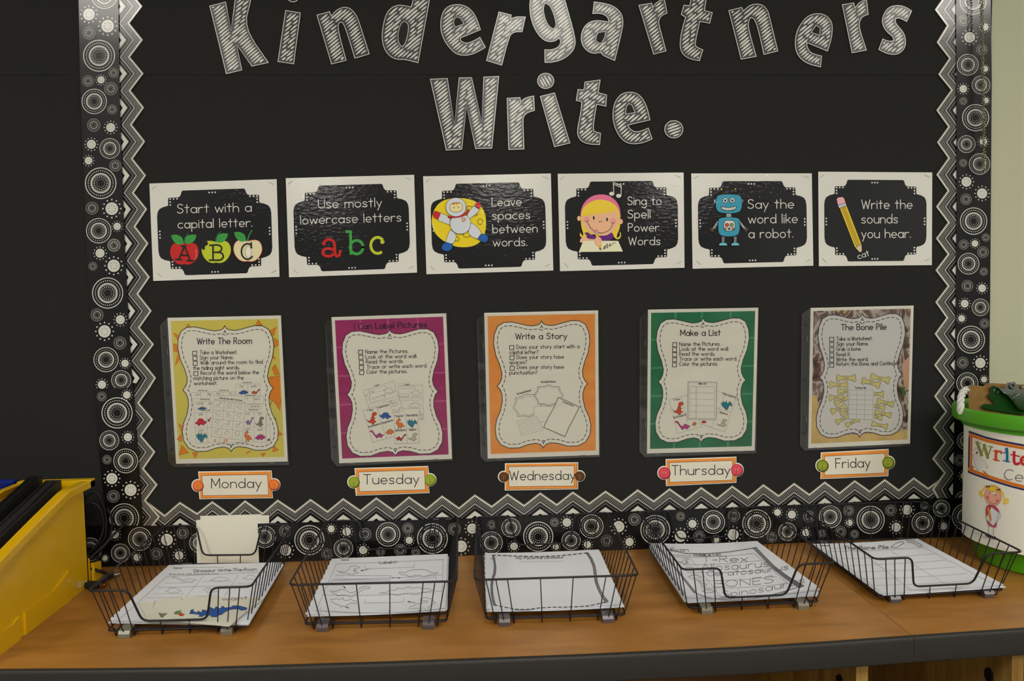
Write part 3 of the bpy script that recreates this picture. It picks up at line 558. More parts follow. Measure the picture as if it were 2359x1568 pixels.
def pic_apples(t, d, c):
    def apple(k, x, y, w, h, m, out=None):
        pts = [(x, y - h * .42), (x + w * .2, y - h * .5), (x + w * .4, y - h * .44), (x + w * .5, y - h * .15), (x + w * .46, y + h * .15), (x + w * .3, y + h * .42), (x + w * .12, y + h * .5), (x, y + h * .46), (x - w * .12, y + h * .5), (x - w * .3, y + h * .42), (x - w * .46, y + h * .15), (x - w * .5, y - h * .15), (x - w * .4, y - h * .44), (x - w * .2, y - h * .5)]
        shape(k, c, pts, m, 1.0 if out else 0, out, lim=80)
    def leaf(k, a, b, w):
        (x0, y0), (x1, y1) = a, b; dx, dy = x1 - x0, y1 - y0; nx, ny = -dy * w, dx * w
        shape(k, c, [a, (x0 + dx * .3 + nx, y0 + dy * .3 + ny), (x0 + dx * .75 + nx * .8, y0 + dy * .75 + ny * .8), b, (x0 + dx * .7 - nx * .8, y0 + dy * .7 - ny * .8), (x0 + dx * .25 - nx, y0 + dy * .25 - ny)], GRN, 0)
        k.line(cmap(c, [a, b]), .7, DGR); k.up()
    specs = [('apple_with_letter_a', (350, 715), 250, 190, RED, None, 'A'), ('apple_with_letter_b', (620, 700), 255, 195, LIM, None, 'B'), ('apple_with_letter_c', (888, 690), 250, 190, CRM, RED, 'C')]
    for nm_, (x, y), w_, h_, m, o_, ch in specs:
        k = Ink(WALL(d), 2)
        apple(k, x, y, w_, h_, m, o_)
        if ch == 'B':
            for q in ((505, 650, 22), (530, 628, 20), (512, 672, 12)): k.poly(ell(c, q[0], q[1], q[2], q[2]), LB_)
            k.up()
        if ch == 'C': shape(k, c, E_(893, 700, 25, 50), L('core', 240, 238, 225), .6)
        if ch == 'A': leaf(k, (345, 628), (235, 560), .3); leaf(k, (350, 625), (452, 555), .3); k.line(cmap(c, [(348, 622), (356, 580), (384, 545)]), 2.2, DGR)
        if ch == 'B': leaf(k, (612, 615), (720, 545), .3); k.line(cmap(c, [(618, 605), (630, 560), (654, 530)]), 2.2, DGR)
        if ch == 'C': leaf(k, (875, 605), (770, 535), .3); k.line(cmap(c, [(885, 608), (898, 560), (922, 518)]), 2.2, GRN)
        k.up()
        if ch == 'A': st = [[(300, 765), (350, 650), (398, 772)], [(318, 728), (382, 730)], [(275, 762), (325, 768)], [(372, 774), (425, 776)], [(325, 650), (362, 650)]]; k.line(cmap(c, arc(440, 720, 12, 45, -70, 70)), 1.3, L('shine', 245, 150, 140))
        elif ch == 'B': st = [[(592, 645), (592, 768)], [(565, 645), (625, 640)] + arc(632, 672, 34, 30, -80, 90), [(592, 702), (630, 704)] + arc(640, 737, 40, 34, -90, 95) + [(562, 770)]]
        else: st = [arc(885, 697, 52, 66, -55, -320, 18), [(915, 622), (918, 665)]]
        for q in st: k.line(cmap(c, q), 3.6, LK)
        k.build(nm_, t)
def pic_abc(t, d, c):
    for nm_, m, st in (('red_letter_a', RED, [arc(1572, 704, 48, 33, 0, 360, 20), arc(1578, 640, 47, 46, 190, 350) + [(1627, 712), (1642, 737), (1664, 730), (1672, 695)], [(1530, 628), (1534, 634)]]),
                       ('green_letter_b', GRN, [[(1725, 528), (1760, 530), (1764, 715)], arc(1812, 660, 55, 58, 0, 360, 20)]),
                       ('yellow_letter_c', LIM, [arc(1990, 645, 58, 68, -50, -300, 18), [(2030, 620), (2036, 612)]])):
        k = Ink(WALL(d), 2)
        for q in st: k.line(cmap(c, q), 10, L('deep_black', 8, 8, 10))
        k.up(2)
        for q in st: k.line(cmap(c, q), 6.4, m)
        if 'a' in nm_[-1]: k.disc(c(1534, 630), 4.4, m)
        if nm_[-1] == 'c': k.disc(c(2030, 615), 4.8, m)
        k.build(nm_, t)
SKIN, PINK, HAIR, PURP, BLUE, YEL, RED2 = L('skin', 244, 190, 150), L('headband_pink', 238, 120, 160), L('hair_yellow', 246, 212, 62), L('dress_purple', 104, 34, 128), L('boot_blue', 24, 98, 180), L('moon_yellow', 240, 214, 26), L('glove_red', 214, 30, 50)
SUIT = L('suit_white', 218, 222, 228)
def pic_astro(t, d, c):
    k = Ink(WALL(d), 2); shape(k, c, [(335,245),(400,245),(480,260),(545,300),(590,370),(602,450),(595,540),(560,620),(490,665),(400,675),(320,665),(230,620),(160,560),(130,490),(127,420),(150,340),(200,280),(270,252)], YEL, .8)
    for q in (E_(548,450,22,24), E_(432,560,32,26), E_(345,600,20,20), E_(455,335,26,20), E_(505,388,18,14)): k.line(cmap(c, q), 1.2, LK, closed=True)
    k.build('moon_print', t)
    k = Ink(WALL(d), 8)
    for pts, m in (([(210,375),(290,410),(285,480),(182,440),(190,400)], SUIT), ([(430,390),(490,315),(540,345),(520,380),(450,430)], SUIT), ([(290,520),(345,560),(330,620),(300,648),(250,625),(265,570)], SUIT), ([(465,460),(510,480),(560,545),(525,600),(470,580),(440,540)], SUIT),
                   ([(142,390),(150,362),(172,360),(205,378),(185,430),(160,422),(145,408)], RED2), ([(500,310),(520,285),(545,280),(555,300),(550,325),(535,342)], RED2), ([(248,625),(310,645),(305,690),(260,710),(220,695),(213,660)], BLUE), ([(555,555),(600,560),(620,590),(605,625),(575,632),(528,600)], BLUE),
                   ([(300,410),(420,385),(460,430),(470,470),(440,545),(350,562),(300,520),(283,470)], SUIT), ([(268,400),(330,408),(410,385),(445,342),(453,352),(430,392),(380,412),(310,420),(270,416)], RED2), (E_(338,325,88,82), SUIT)): shape(k, c, pts, m, .8)
    shape(k, c, [(290,295),(330,285),(390,290),(400,325),(385,360),(340,372),(295,362),(282,330)], L('face_cream', 240, 224, 160), .8)
    k.poly(cmap(c, [(300,300),(315,285),(370,282),(375,298),(355,292),(345,305),(330,295),(318,306)]), L('fringe', 190, 140, 50))
    k.up(); k.disc(c(322,330), 1.2, LK); k.disc(c(360,327), 1.2, LK); k.up(); shape(k, c, [(390,418),(412,415),(424,432),(405,452),(390,440)], L('badge', 236, 180, 120), .7); k.build('astronaut_print', t)
def pic_girl(t, d, c):
    k = Ink(WALL(d), 2)
    shape(k, c, [(1412,400),(1420,330),(1460,265),(1520,225),(1590,213),(1660,225),(1720,270),(1752,330),(1760,410)], PINK, 0)
    shape(k, c, [(1414,430),(1420,360),(1460,300),(1530,265),(1600,258),(1680,280),(1735,330),(1757,410),(1755,500),(1728,560),(1725,590),(1745,585),(1755,560),(1750,535),(1762,550),(1760,590),(1735,605),(1710,595),(1690,560),(1480,560),(1460,590),(1425,590),(1405,570),(1410,545),(1430,575),(1440,560),(1420,500)], HAIR, 0)
    shape(k, c, E_(1400,423,16,22), SKIN, 0); shape(k, c, E_(1762,450,16,22), SKIN, 0)
    shape(k, c, [(1418,405),(1480,400),(1500,390),(1600,380),(1680,370),(1712,345),(1735,390),(1752,440),(1720,510),(1670,560),(1600,575),(1530,565),(1470,525),(1430,470)], SKIN, 0)
    shape(k, c, [(1420,405),(1455,330),(1520,285),(1600,275),(1670,295),(1640,340),(1570,385),(1590,360),(1500,395),(1530,360),(1470,395)], HAIR, 0)
    k.build('girl_head_print', t)
    k = Ink(WALL(d), 16)
    shape(k, c, [(1450,548),(1470,538),(1520,575),(1590,575),(1640,570),(1680,543),(1702,565),(1680,615),(1560,615),(1490,600)], PURP, 0)
    shape(k, c, [(1410,600),(1450,570),(1480,600),(1550,602),(1580,600),(1590,640),(1560,645),(1470,638),(1408,628)], SKIN, 0)
    for q in (E_(1527,418,7,15), E_(1642,431,7,15)): k.poly(cmap(c, q), LK)
    for q in (E_(1468,430,22,24), E_(1697,443,22,24)): k.poly(cmap(c, q), L('blush', 240, 160, 158))
    k.line(cmap(c, arc(1583, 458, 15, 12, 200, 340)), 1, LK); k.up(); k.line(cmap(c, [(1452,446),(1470,450),(1485,440)]), .9, LK); k.line(cmap(c, [(1680,458),(1694,464),(1712,458)]), .9, LK)
    k.line(cmap(c, [(1470,450),(1500,505),(1545,540),(1600,550),(1650,530),(1680,500),(1694,464)]), 1, LK); k.up()
    shape(k, c, [(1437,616),(1737,616),(1778,708),(1398,712)], L('page_cream', 236, 234, 200), 0, sm=False)
    k.line(cmap(c, [(1605,690),(1625,655),(1618,690),(1645,640),(1640,680),(1668,640),(1665,665),(1690,640),(1715,630)]), 1.2, LK); k.up()
    shape(k, c, [(1538,550),(1565,545),(1592,660),(1588,690),(1578,690),(1568,665)], L('pencil_orange', 240, 178, 60), 0, sm=False); shape(k, c, [(1536,528),(1548,514),(1562,522),(1566,536),(1538,542)], PINK, 0, sm=False); shape(k, c, [(1538,540),(1566,535),(1568,548),(1540,553)], L('ferrule', 150, 180, 190), 0, sm=False)
    k.poly(cmap(c, [(1572,680),(1590,678),(1588,700)]), LK); k.up(); shape(k, c, E_(1565,620,32,38), SKIN, 0); k.build('girl_writing_print', t)
    k = Ink(WALL(d), 3)
    for q in (E_(1682,210,22,17), E_(1742,228,22,17)): k.poly(cmap(c, q), LW_)
    k.line(cmap(c, [(1700,205),(1695,112),(1765,140),(1762,225)]), 1.7, LW_); k.line(cmap(c, [(1697,128),(1764,155)]), 1.7, LW_); k.build('music_note_print', t)
def pic_robot(t, d, c):
    RB, RBL, GY = L('robot_blue', 56, 158, 186), L('robot_light', 110, 196, 212), L('robot_grey', 176, 188, 192)
    k = Ink(WALL(d), 2)
    for a, b in (((385,262),(362,220)), ((465,262),(490,220))): k.line(cmap(c, [a, ((a[0] + b[0]) / 2, b[1] + 18), b]), 1, L('deep_black', 8, 8, 10)); shape(k, c, E_(b[0], b[1] - 2, 8, 8), YEL, .5)
    shape(k, c, E_(302,328,10,18), GY, .7); shape(k, c, E_(548,326,10,18), GY, .7)
    shape(k, c, [(320,280),(350,268),(430,262),(510,268),(540,280),(552,350),(540,415),(500,434),(430,440),(355,434),(318,412),(305,350)], RB, 1.3)
    for x in (397, 461): shape(k, c, E_(x,319,23,23), LW_, 1); k.poly(cmap(c, E_(x, 321, 10, 11)), L('eye_brown', 60, 36, 30)); k.up()
    shape(k, c, [(356,382),(375,378),(428,388),(480,376),(499,378),(485,405),(430,416),(375,408)], LW_, 1.2)
    for x in (385, 403, 422, 440, 458, 475): k.line(cmap(c, [(x, 385), (x, 412)]), .8, LK)
    k.build('robot_head_print', t); k = Ink(WALL(d), 3)
    shape(k, c, [(405,440),(452,440),(452,470),(405,470)], GY, .8, sm=False); k.line(cmap(c, [(405,455),(452,455)]), .7, LK)
    shape(k, c, [(345,478),(430,468),(515,478),(532,500),(528,600),(508,640),(430,650),(350,640),(332,600),(330,505)], RB, 1.3)
    shape(k, c, [(390,505),(430,499),(478,505),(488,545),(478,590),(430,600),(388,592),(378,550)], LW_, 1.2)
    for x, y, r, m in ((411,543,17,L('btn_red',206,70,80)),(454,543,17,L('btn_green',112,166,80)),(397,577,10,L('btn_amber',210,140,60)),(432,577,10,L('btn_blue',50,110,170)),(466,577,10,L('btn_orange',214,100,60))): shape(k, c, E_(x, y, r, r), m, .9)
    for q in ([(325,502),(333,520),(305,580),(278,572)], [(528,502),(522,522),(560,580),(585,570)]): shape(k, c, q, GY, .9, sm=False)
    for q in ([(315,520),(328,532)],[(300,540),(318,552)],[(288,558),(308,570)],[(538,520),(528,535)],[(555,538),(540,552)],[(572,556),(556,570)]): k.line(cmap(c, q), 1.4, LK)
    for q in ([(278,572),(256,582)],[(285,578),(268,596)],[(292,580),(282,600)],[(582,572),(604,578)],[(578,578),(596,594)],[(572,580),(584,600)]): k.line(cmap(c, q), 1.6, L('claw', 120, 100, 80))
    for x in (377, 487):
        shape(k, c, [(x - 14, 650), (x + 14, 650), (x + 14, 700), (x - 14, 700)], GY, .8, sm=False)
        for y in (658, 672, 686): k.line(cmap(c, [(x - 14, y), (x + 14, y + 8)]), 1.6, LK)
        shape(k, c, [(x - 38, 730), (x - 36, 708), (x, 698), (x + 36, 708), (x + 38, 730)], RBL, .9)
    k.build('robot_body_print', t)
def pic_pencil(t, d, c):
    k = Ink(WALL(d), 2); PY, PD = L('pencil_yellow', 232, 204, 44), L('pencil_shade', 196, 160, 32)
    shape(k, c, [(1402,305),(1420,292),(1460,288),(1474,300),(1488,345),(1418,368)], L('eraser_pink', 240, 178, 186), .9)
    shape(k, c, [(1416,365),(1487,342),(1496,368),(1428,392)], L('band_grey', 200, 208, 214), .9, sm=False)
    shape(k, c, [(1433,392),(1497,370),(1630,715),(1620,725),(1600,728),(1590,742),(1570,745)], PY, .9, sm=False)
    for a, b in (((1452,388),(1588,738)), ((1478,380),(1612,722))): k.line(cmap(c, [a, b]), 3.4, PD)
    k.up(); k.line(cmap(c, [(1465,384),(1600,728)]), .8, LK); k.up()
    shape(k, c, [(1572,745),(1590,742),(1600,728),(1620,725),(1632,716),(1634,784),(1612,790)], L('pencil_wood', 226, 204, 160), .9, sm=False)
    T(k, c, 'cat', 1602, 852, 1702, 818, 13, 1.6, LW_); k.build('pencil_print', t)
b1, b3, b5 = crop(330, 390, 3.686), crop(960, 390, 3.744), crop(1570, 380, 3.932)
CD = .0048
card([(344.1,422.6),(637.4,412.5),(643.9,637.4),(353.1,646.9)], CD, 'laminated card with three lettered apples reading Start with a capital letter', [('Start with a',290,372,918,357,20.5),('capital letter.',295,500,925,485,20)], b1, pic_apples)
card([(658.3,410.3),(954.0,402.5),(960.8,627.7),(665.9,638.5)], CD, 'laminated card with red, green and yellow abc reading Use mostly lowercase letters', [('Use mostly',1488,330,2025,315,20),('lowercase letters',1335,465,2190,440,20)], b1, pic_abc)
card([(974.7,406.0),(1269,399.3),(1274.6,622.9),(982.4,631.5)], CD, 'laminated card with an astronaut reading Leave spaces between words', [('Leave',650,317,903,311,19),('spaces',652,432,977,425,19),('between',655,548,1040,541,19),('words.',660,663,952,658,19)], b3, pic_astro)
card([(1284.8,400.1),(1574.9,397.2),(1577,616.5),(1290.1,624.5)], CD, 'laminated card with a singing blond girl reading Sing to Spell Power Words', [('Sing to',1820,306,2110,303,18.5),('Spell',1822,420,2015,417,18.5),('Power',1825,535,2090,532,18.5),('Words',1828,652,2100,650,18.5)], b3, pic_girl)
card([(1592.4,399.3),(1870.1,399.1),(1873.7,611.9),(1595.4,618.8)], CD, 'laminated card with a blue robot reading Say the word like a robot', [('Say the',602,393,1017,390,20.5),('word like',606,527,1050,523,20.5),('a robot.',608,660,1010,656,20.5)], b5, pic_robot)
card([(1884.9,395.3),(2147.6,397.0),(2146.8,610.4),(1886.4,613)], CD, 'laminated card with a yellow pencil reading Write the sounds you hear', [('Write the',1632,396,2090,394,20.5),('sounds',1630,527,1958,525,20.5),('you hear.',1632,660,2075,657,20.5)], b5, pic_pencil)

# ------------------------------------------------------------------ posters in clear sleeves
def film(name, haze, bump=True):
    m = bpy.data.materials.new(name); m.use_nodes = True; nt = m.node_tree; nt.nodes.remove(nt.nodes['Principled BSDF']); out = nt.nodes['Material Output']
    tr = nt.nodes.new('ShaderNodeBsdfTransparent'); gs = nt.nodes.new('ShaderNodeBsdfGlossy'); df = nt.nodes.new('ShaderNodeBsdfDiffuse'); fr = nt.nodes.new('ShaderNodeFresnel'); m1 = nt.nodes.new('ShaderNodeMixShader'); m2 = nt.nodes.new('ShaderNodeMixShader')
    fr.inputs[0].default_value = 1.45; gs.inputs['Roughness'].default_value = .12; df.inputs[0].default_value = (.55, .55, .52, 1); m1.inputs[0].default_value = haze
    nt.links.new(tr.outputs[0], m1.inputs[1]); nt.links.new(df.outputs[0], m1.inputs[2]); nt.links.new(fr.outputs[0], m2.inputs[0]); nt.links.new(m1.outputs[0], m2.inputs[1]); nt.links.new(gs.outputs[0], m2.inputs[2]); nt.links.new(m2.outputs[0], out.inputs[0])
    tc = nt.nodes.new('ShaderNodeTexCoord'); mp = nt.nodes.new('ShaderNodeMapping'); nz = nt.nodes.new('ShaderNodeTexNoise'); bp = nt.nodes.new('ShaderNodeBump'); mp.inputs['Scale'].default_value = (12, 12, 22); nz.inputs['Scale'].default_value = 1
    bp.inputs['Strength'].default_value = .5; bp.inputs['Distance'].default_value = .004; nt.links.new(tc.outputs['Object'], mp.inputs[0]); nt.links.new(mp.outputs[0], nz.inputs['Vector']); nt.links.new(nz.outputs[0], bp.inputs['Height']); nt.links.new(bp.outputs[0], gs.inputs['Normal'])
    MC[name] = m; return m
M_FILM = film('clear_sleeve_film', .0); M_MARGIN = film('clear_sleeve_margin', .012)
M_WELD = mat('sleeve_weld_dots', (84, 82, 76), .5)
cW = crop(1080, 700, 3.267); qW = [cW(116,67), cW(973,48), cW(980,1135), cW(142,1163)]; _, invW = homog(qW)
half = [(545,128),(536,146),(512,157),(470,163),(430,157),(380,145),(320,133),(262,137),(217,165),(192,225),(186,295),(202,380),(233,455),(250,520),(246,560),(232,592),(213,615),(236,640),(250,680),(252,730),(238,800),(210,865),(198,930),(206,1000),(242,1055),(300,1080),(378,1078),(450,1052),(505,1043),(540,1052),(558,1070)]
half = [invW(*cW(*p)) for p in half]; topc, botc = invW(*cW(550,122)), invW(*cW(563,1083))
BK = P('ink_black', 38, 38, 46); GK = P('ink_grey', 128, 128, 124); LK2 = P('thin_grey', 160, 158, 150)
DINO = {
 'trex': [(0,.55),(.15,.72),(.32,.72),(.42,.55),(.5,.35),(.52,.12),(.62,.02),(.8,.02),(.92,.1),(.92,.22),(.75,.3),(.68,.33),(.68,.45),(.8,.5),(.78,.55),(.68,.54),(.7,.68),(.85,.74),(.86,.84),(.72,.82),(.68,.92),(.7,1),(.5,1),(.52,.92),(.4,.88),(.2,.85)],
 'bronto': [(0,.12),(.06,.02),(.16,.02),(.22,.12),(.3,.35),(.4,.6),(.52,.62),(.6,.4),(.7,.35),(.8,.5),(.88,.6),(1,.5),(.9,.75),(.82,.8),(.82,.95),(.72,.95),(.7,.85),(.55,.87),(.55,1),(.42,1),(.42,.85),(.32,.7),(.22,.4),(.14,.22),(.04,.22)],
 'trike': [(0,.5),(.1,.62),(.22,.4),(.3,.12),(.42,0),(.52,.08),(.6,.0),(.68,.12),(.78,.25),(.86,.5),(.95,.35),(1,.4),(.95,.7),(.85,.75),(.78,.75),(.78,.95),(.65,.95),(.63,.8),(.45,.82),(.42,1),(.28,1),(.28,.8),(.1,.8)],
 'stego': [(0,.75),(.15,.65),(.2,.4),(.3,.5),(.33,.15),(.45,.35),(.52,0),(.62,.3),(.75,.1),(.78,.38),(.9,.35),(1,.55),(.9,.75),(.75,.8),(.72,1),(.6,1),(.6,.85),(.42,.85),(.4,1),(.28,1),(.26,.85)],
 'raptor': [(.0,.45),(.1,.42),(.12,.2),(.35,.05),(.4,0),(.5,.12),(.55,.22),(.42,.28),(.3,.3),(.3,.42),(.6,.42),(.8,.6),(1,.85),(.7,.8),(.62,.8),(.62,1),(.5,1),(.52,.82),(.4,.8),(.35,1),(.22,1),(.3,.8),(.15,.62)],
 'ptero': [(0,.2),(.15,.3),(.2,.05),(.35,.28),(.5,0),(.5,.3),(.65,.28),(.8,.1),(.85,.25),(1,.35),(.95,.6),(.8,.45),(.7,.6),(.6,.8),(.58,1),(.5,.8),(.4,1),(.38,.8),(.1,.6)]}
DC_ = {'red': P('dino_red', 200, 50, 40), 'redorange': P('dino_redorange', 214, 78, 36), 'blue': P('dino_blue', 44, 92, 170), 'orange': P('dino_orange', 232, 124, 44), 'teal': P('dino_teal', 26, 128, 150), 'pink': P('dino_pink', 188, 60, 128), 'grey': P('dino_grey', 134, 132, 116), 'violet': P('dino_violet', 150, 120, 180), 'bone': P('dino_bone', 196, 192, 170), 'crimson': P('dino_crimson', 206, 34, 60)}
def dino(k, c, kind, x0, y0, x1, y1, col=None, flip=False, wd=.7, rot=0):
    pts = [(1 - u if flip else u, v) for u, v in DINO[kind]]; a = math.radians(rot); mx, my = (x0 + x1) / 2, (y0 + y1) / 2
    pp = []
    for u, v in pts:
        x, y = x0 + u * (x1 - x0), y0 + v * (y1 - y0); pp.append(c(mx + (x - mx) * math.cos(a) - (y - my) * math.sin(a), my + (x - mx) * math.sin(a) + (y - my) * math.cos(a)))
    pp = smooth(pp, 100, 1)
    if col: k.poly(pp, DC_[col]); k.up()
    k.line(pp, wd, BK if col else GK, closed=True)
    if col: k.up(-1)
def poster(name_lab, q, c, v0, v1, sleeve, bg, title, boxes, lines, pics, extra=None, tcol=None, plate=None):
    D = .0052; fn, inv = homog(q)
    t = thing('sheet_protector', 'clear punched plastic sleeve holding the ' + name_lab, 'plastic sleeve', tuple(WALL(D)(*cmap(c, sleeve)[0])), 'clear plastic sleeves')
    g = G(); sheet(g, cmap(c, sleeve), D - .0006, .0001, M_MARGIN); g.build('back_film', t)
    g = G(); sl = cmap(c, sleeve); sheet(g, sl, D + .0026, .00012, M_FILM); g.build('front_film', t)
    k = Ink(WALL(D - .0004), 1)
    a, b = Vector(sl[1]), Vector(sl[2]); e = Vector(sl[3]); f_ = Vector(sl[4])
    off_ = Vector(q[0]) - a; off_.y = 0
    k.dash([a + Vector((2.5, 3)), b + Vector((2.5, -2))], 1.0, 1.4, 1.6, M_WELD, closed=False); k.dash([Vector(q[0]) + Vector((-2.5, 12)), Vector(q[3]) + Vector((-2.5, -3))], 1.0, 1.4, 1.6, M_WELD, closed=False); k.dash([e + Vector((3, -4)), f_ + Vector((-3, -4))], 1.0, 1.4, 1.6, M_WELD, closed=False)
    k.build('weld_line', t)
    for f in (.085, .5, .91):
        p = a + (b - a) * f + Vector((q[0][0] - a.x) * .0 * Vector((1, 0)) + Vector((9.5, 0))) if False else a + (b - a) * f + Vector((9.5, 0))
        g = G(); lo = [(p.x + 3.1 * math.cos(i * .6283), p.y + 3.1 * math.sin(i * .6283)) for i in range(10)]; li = [(p.x + 2.2 * math.cos(i * .6283), p.y + 2.2 * math.sin(i * .6283)) for i in range(10)]
        ff = WALL(D - .0002); g.grid([[ff(*x) for x in lo], [ff(*x) for x in li]], mat('dark_punch_hole', (22, 21, 19), .8), close=True); g.face([ff(*x) for x in li], MC['dark_punch_hole']); g.build('punch_hole', t)
    for (p, ang) in ((a + (b - a) * .19 + Vector((14, 0)), 86), (a + (b - a) * .80 + Vector((14, 0)), 86), (e + (f_ - e) * .12 + Vector((0, -5)), 4), (e + (f_ - e) * .85 + Vector((0, -6)), -3)):
        aa = math.radians(ang); dx, dy = 6.5 * math.cos(aa), 6.5 * math.sin(aa); nx, ny = -math.sin(aa) * .5, math.cos(aa) * .5; g = G(); f0, f1 = WALL(D + .0033), WALL(D + .0027)
        lp = [(p.x - dx - nx, p.y - dy - ny), (p.x + dx - nx, p.y + dy - ny), (p.x + dx + nx, p.y + dy + ny), (p.x - dx + nx, p.y - dy + ny)]
        g.prism([f0(*x) for x in lp], [f1(*x) for x in lp], M_STEEL); g.build('staple', t)
    t = thing('centre_poster', name_lab + ', inside a clear sleeve', 'poster', tuple(WALL(D)(*q[0])), 'weekday centre posters')
    g = G(); sheet(g, q, D, .0004, M_WHITE); g.build('poster_sheet', t)
    k = Ink(WALL(D), 1); k.poly([fn(.028,.022), fn(.972,.022), fn(.972,.968), fn(.028,.968)], bg[0]); k.up()
    if extra: extra(k, fn)
    k.build('coloured_border', t)
    vm = lambda v: v0 + (v - topc[1]) / (botc[1] - topc[1]) * (v1 - v0)
    L_ = [(u, vm(v)) for u, v in half]; pts = [(.5, v0)] + L_ + [(.5, v1)] + [(1 - u, v) for u, v in L_[::-1]]
    pp = [fn(*p) for p in pts]; k = Ink(WALL(D), 6); k.poly(pp, plate or P('plaque_white', 234, 230, 214)); k.up(); k.line(pp, 1.7, BK, closed=True); k.dash([p for p in offset(pp, 8.6) if edist(p, pp) > 7.6], 1.5, 7, 4.6, BK)
    for v_, s_ in ((v0, 1), (v1, -1)): p_ = fn(.5, v_ + s_ * .033); k.line([(p_[0] - 2.6, p_[1] + s_ * 6), p_], 1.6, BK); k.line([(p_[0] + 2.6, p_[1] + s_ * 6), p_], 1.6, BK)
    k.build('wavy_frame', t)
    k = Ink(WALL(D), 10)
    k.text(title[0], c(title[1], title[2]), c(title[3], title[4]), title[5], 1.9, tcol or BK); k.build('title_lettering', t)
    k = Ink(WALL(D), 10)
    for (x, y) in boxes: k = Ink(WALL(D), 10); k.line(cmap(c, [(x - 15, y - 15), (x + 16, y - 15), (x + 15, y + 16), (x - 16, y + 15)]), 1.5, BK, closed=True); k.build('tick_box', t)
    k = Ink(WALL(D), 10)
    for (tx, x0, y0, x1, y1) in lines: T(k, c, tx, x0, y0, x1, y1, 8.6, 1.15, BK, space=.5)
    k.build('lettering', t); k = Ink(WALL(D), 9); pics(k, c); k.build('picture_print', t)
def grid_(k, c, q, nx, ny, wd=.7, m=None):
    fn, _ = homog(q)
    for i in range(nx + 1): k.line([c(*fn(i / nx, 0)), c(*fn(i / nx, 1))], wd, m or LK2)
    for j in range(ny + 1): k.line([c(*fn(0, j / ny)), c(*fn(1, j / ny))], wd, m or LK2)
ORS = P('sun_orange', 232, 138, 34)
def ex_sun(k, fn):
    M_ = [[(.15,.075),(.18,.043),(.20,.07)],[(.04,.10),(.10,.125),(.09,.175)],[(.04,.175),(.09,.19),(.08,.235),(.04,.225)],[(.04,.33),(.075,.235),(.10,.27)],[(.77,.065),(.80,.025),(.83,.062)],[(.88,.11),(.955,.075),(.93,.135)],[(.93,.15),(.965,.17),(.965,.20),(.93,.215)],[(.91,.25),(.94,.30),(.91,.285)],
          [(.90,.355),(.93,.33),(.965,.40),(.92,.40)],[(.86,.42),(.9,.41),(.9,.46)],[(.87,.60),(.90,.56),(.86,.63)],[(.90,.58),(.97,.57),(.95,.65)],[(.04,.72),(.08,.74),(.07,.80)],[(.02,.83),(.07,.79),(.06,.85)],[(.03,.94),(.06,.87),(.12,.925)],[(.15,.925),(.20,.925),(.175,.965)],[(.86,.69),(.92,.70),(.89,.72)],[(.92,.78),(.965,.81),(.92,.825)],[(.88,.885),(.92,.92),(.87,.93)],[(.64,.93),(.68,.92),(.63,.945)],[(.76,.94),(.81,.94),(.78,.962)]]
    for p in M_: q = [fn(*x) for x in p]; k.poly(q, ORS); k.up(); k.line(q, .8, P('sun_line', 150, 90, 40), closed=True); k.up(-1)
    q = [fn(*x) for x in [(.965,.41),(.92,.41),(.87,.44),(.845,.49),(.85,.54),(.88,.575),(.93,.595),(.965,.60)]]; k.up(2); k.poly(q, ORS); k.up(); k.line(q, .9, P('sun_line', 150, 90, 40))
def ex_plaid(m):
    def f(k, fn):
        for v in (.2,.395,.59,.785): k.poly([fn(.028,v), fn(.972,v), fn(.972,v + .012), fn(.028,v + .012)], m)
        k.up()
        for u in (.24,.48,.74): k.poly([fn(u,.022), fn(u + .018,.022), fn(u + .018,.968), fn(u,.968)], m)
    return f
cM, cT, cTh, cF = crop(360, 700, 3.267), crop(740, 700, 3.267), crop(1450, 680, 3.267), crop(1820, 680, 3.267)
def minitext(k, c, s, x0, y0, x1, y1, h=3.2, wd=.55, m=None): T(k, c, s, x0, y0, x1, y1, h, wd, m or GK)
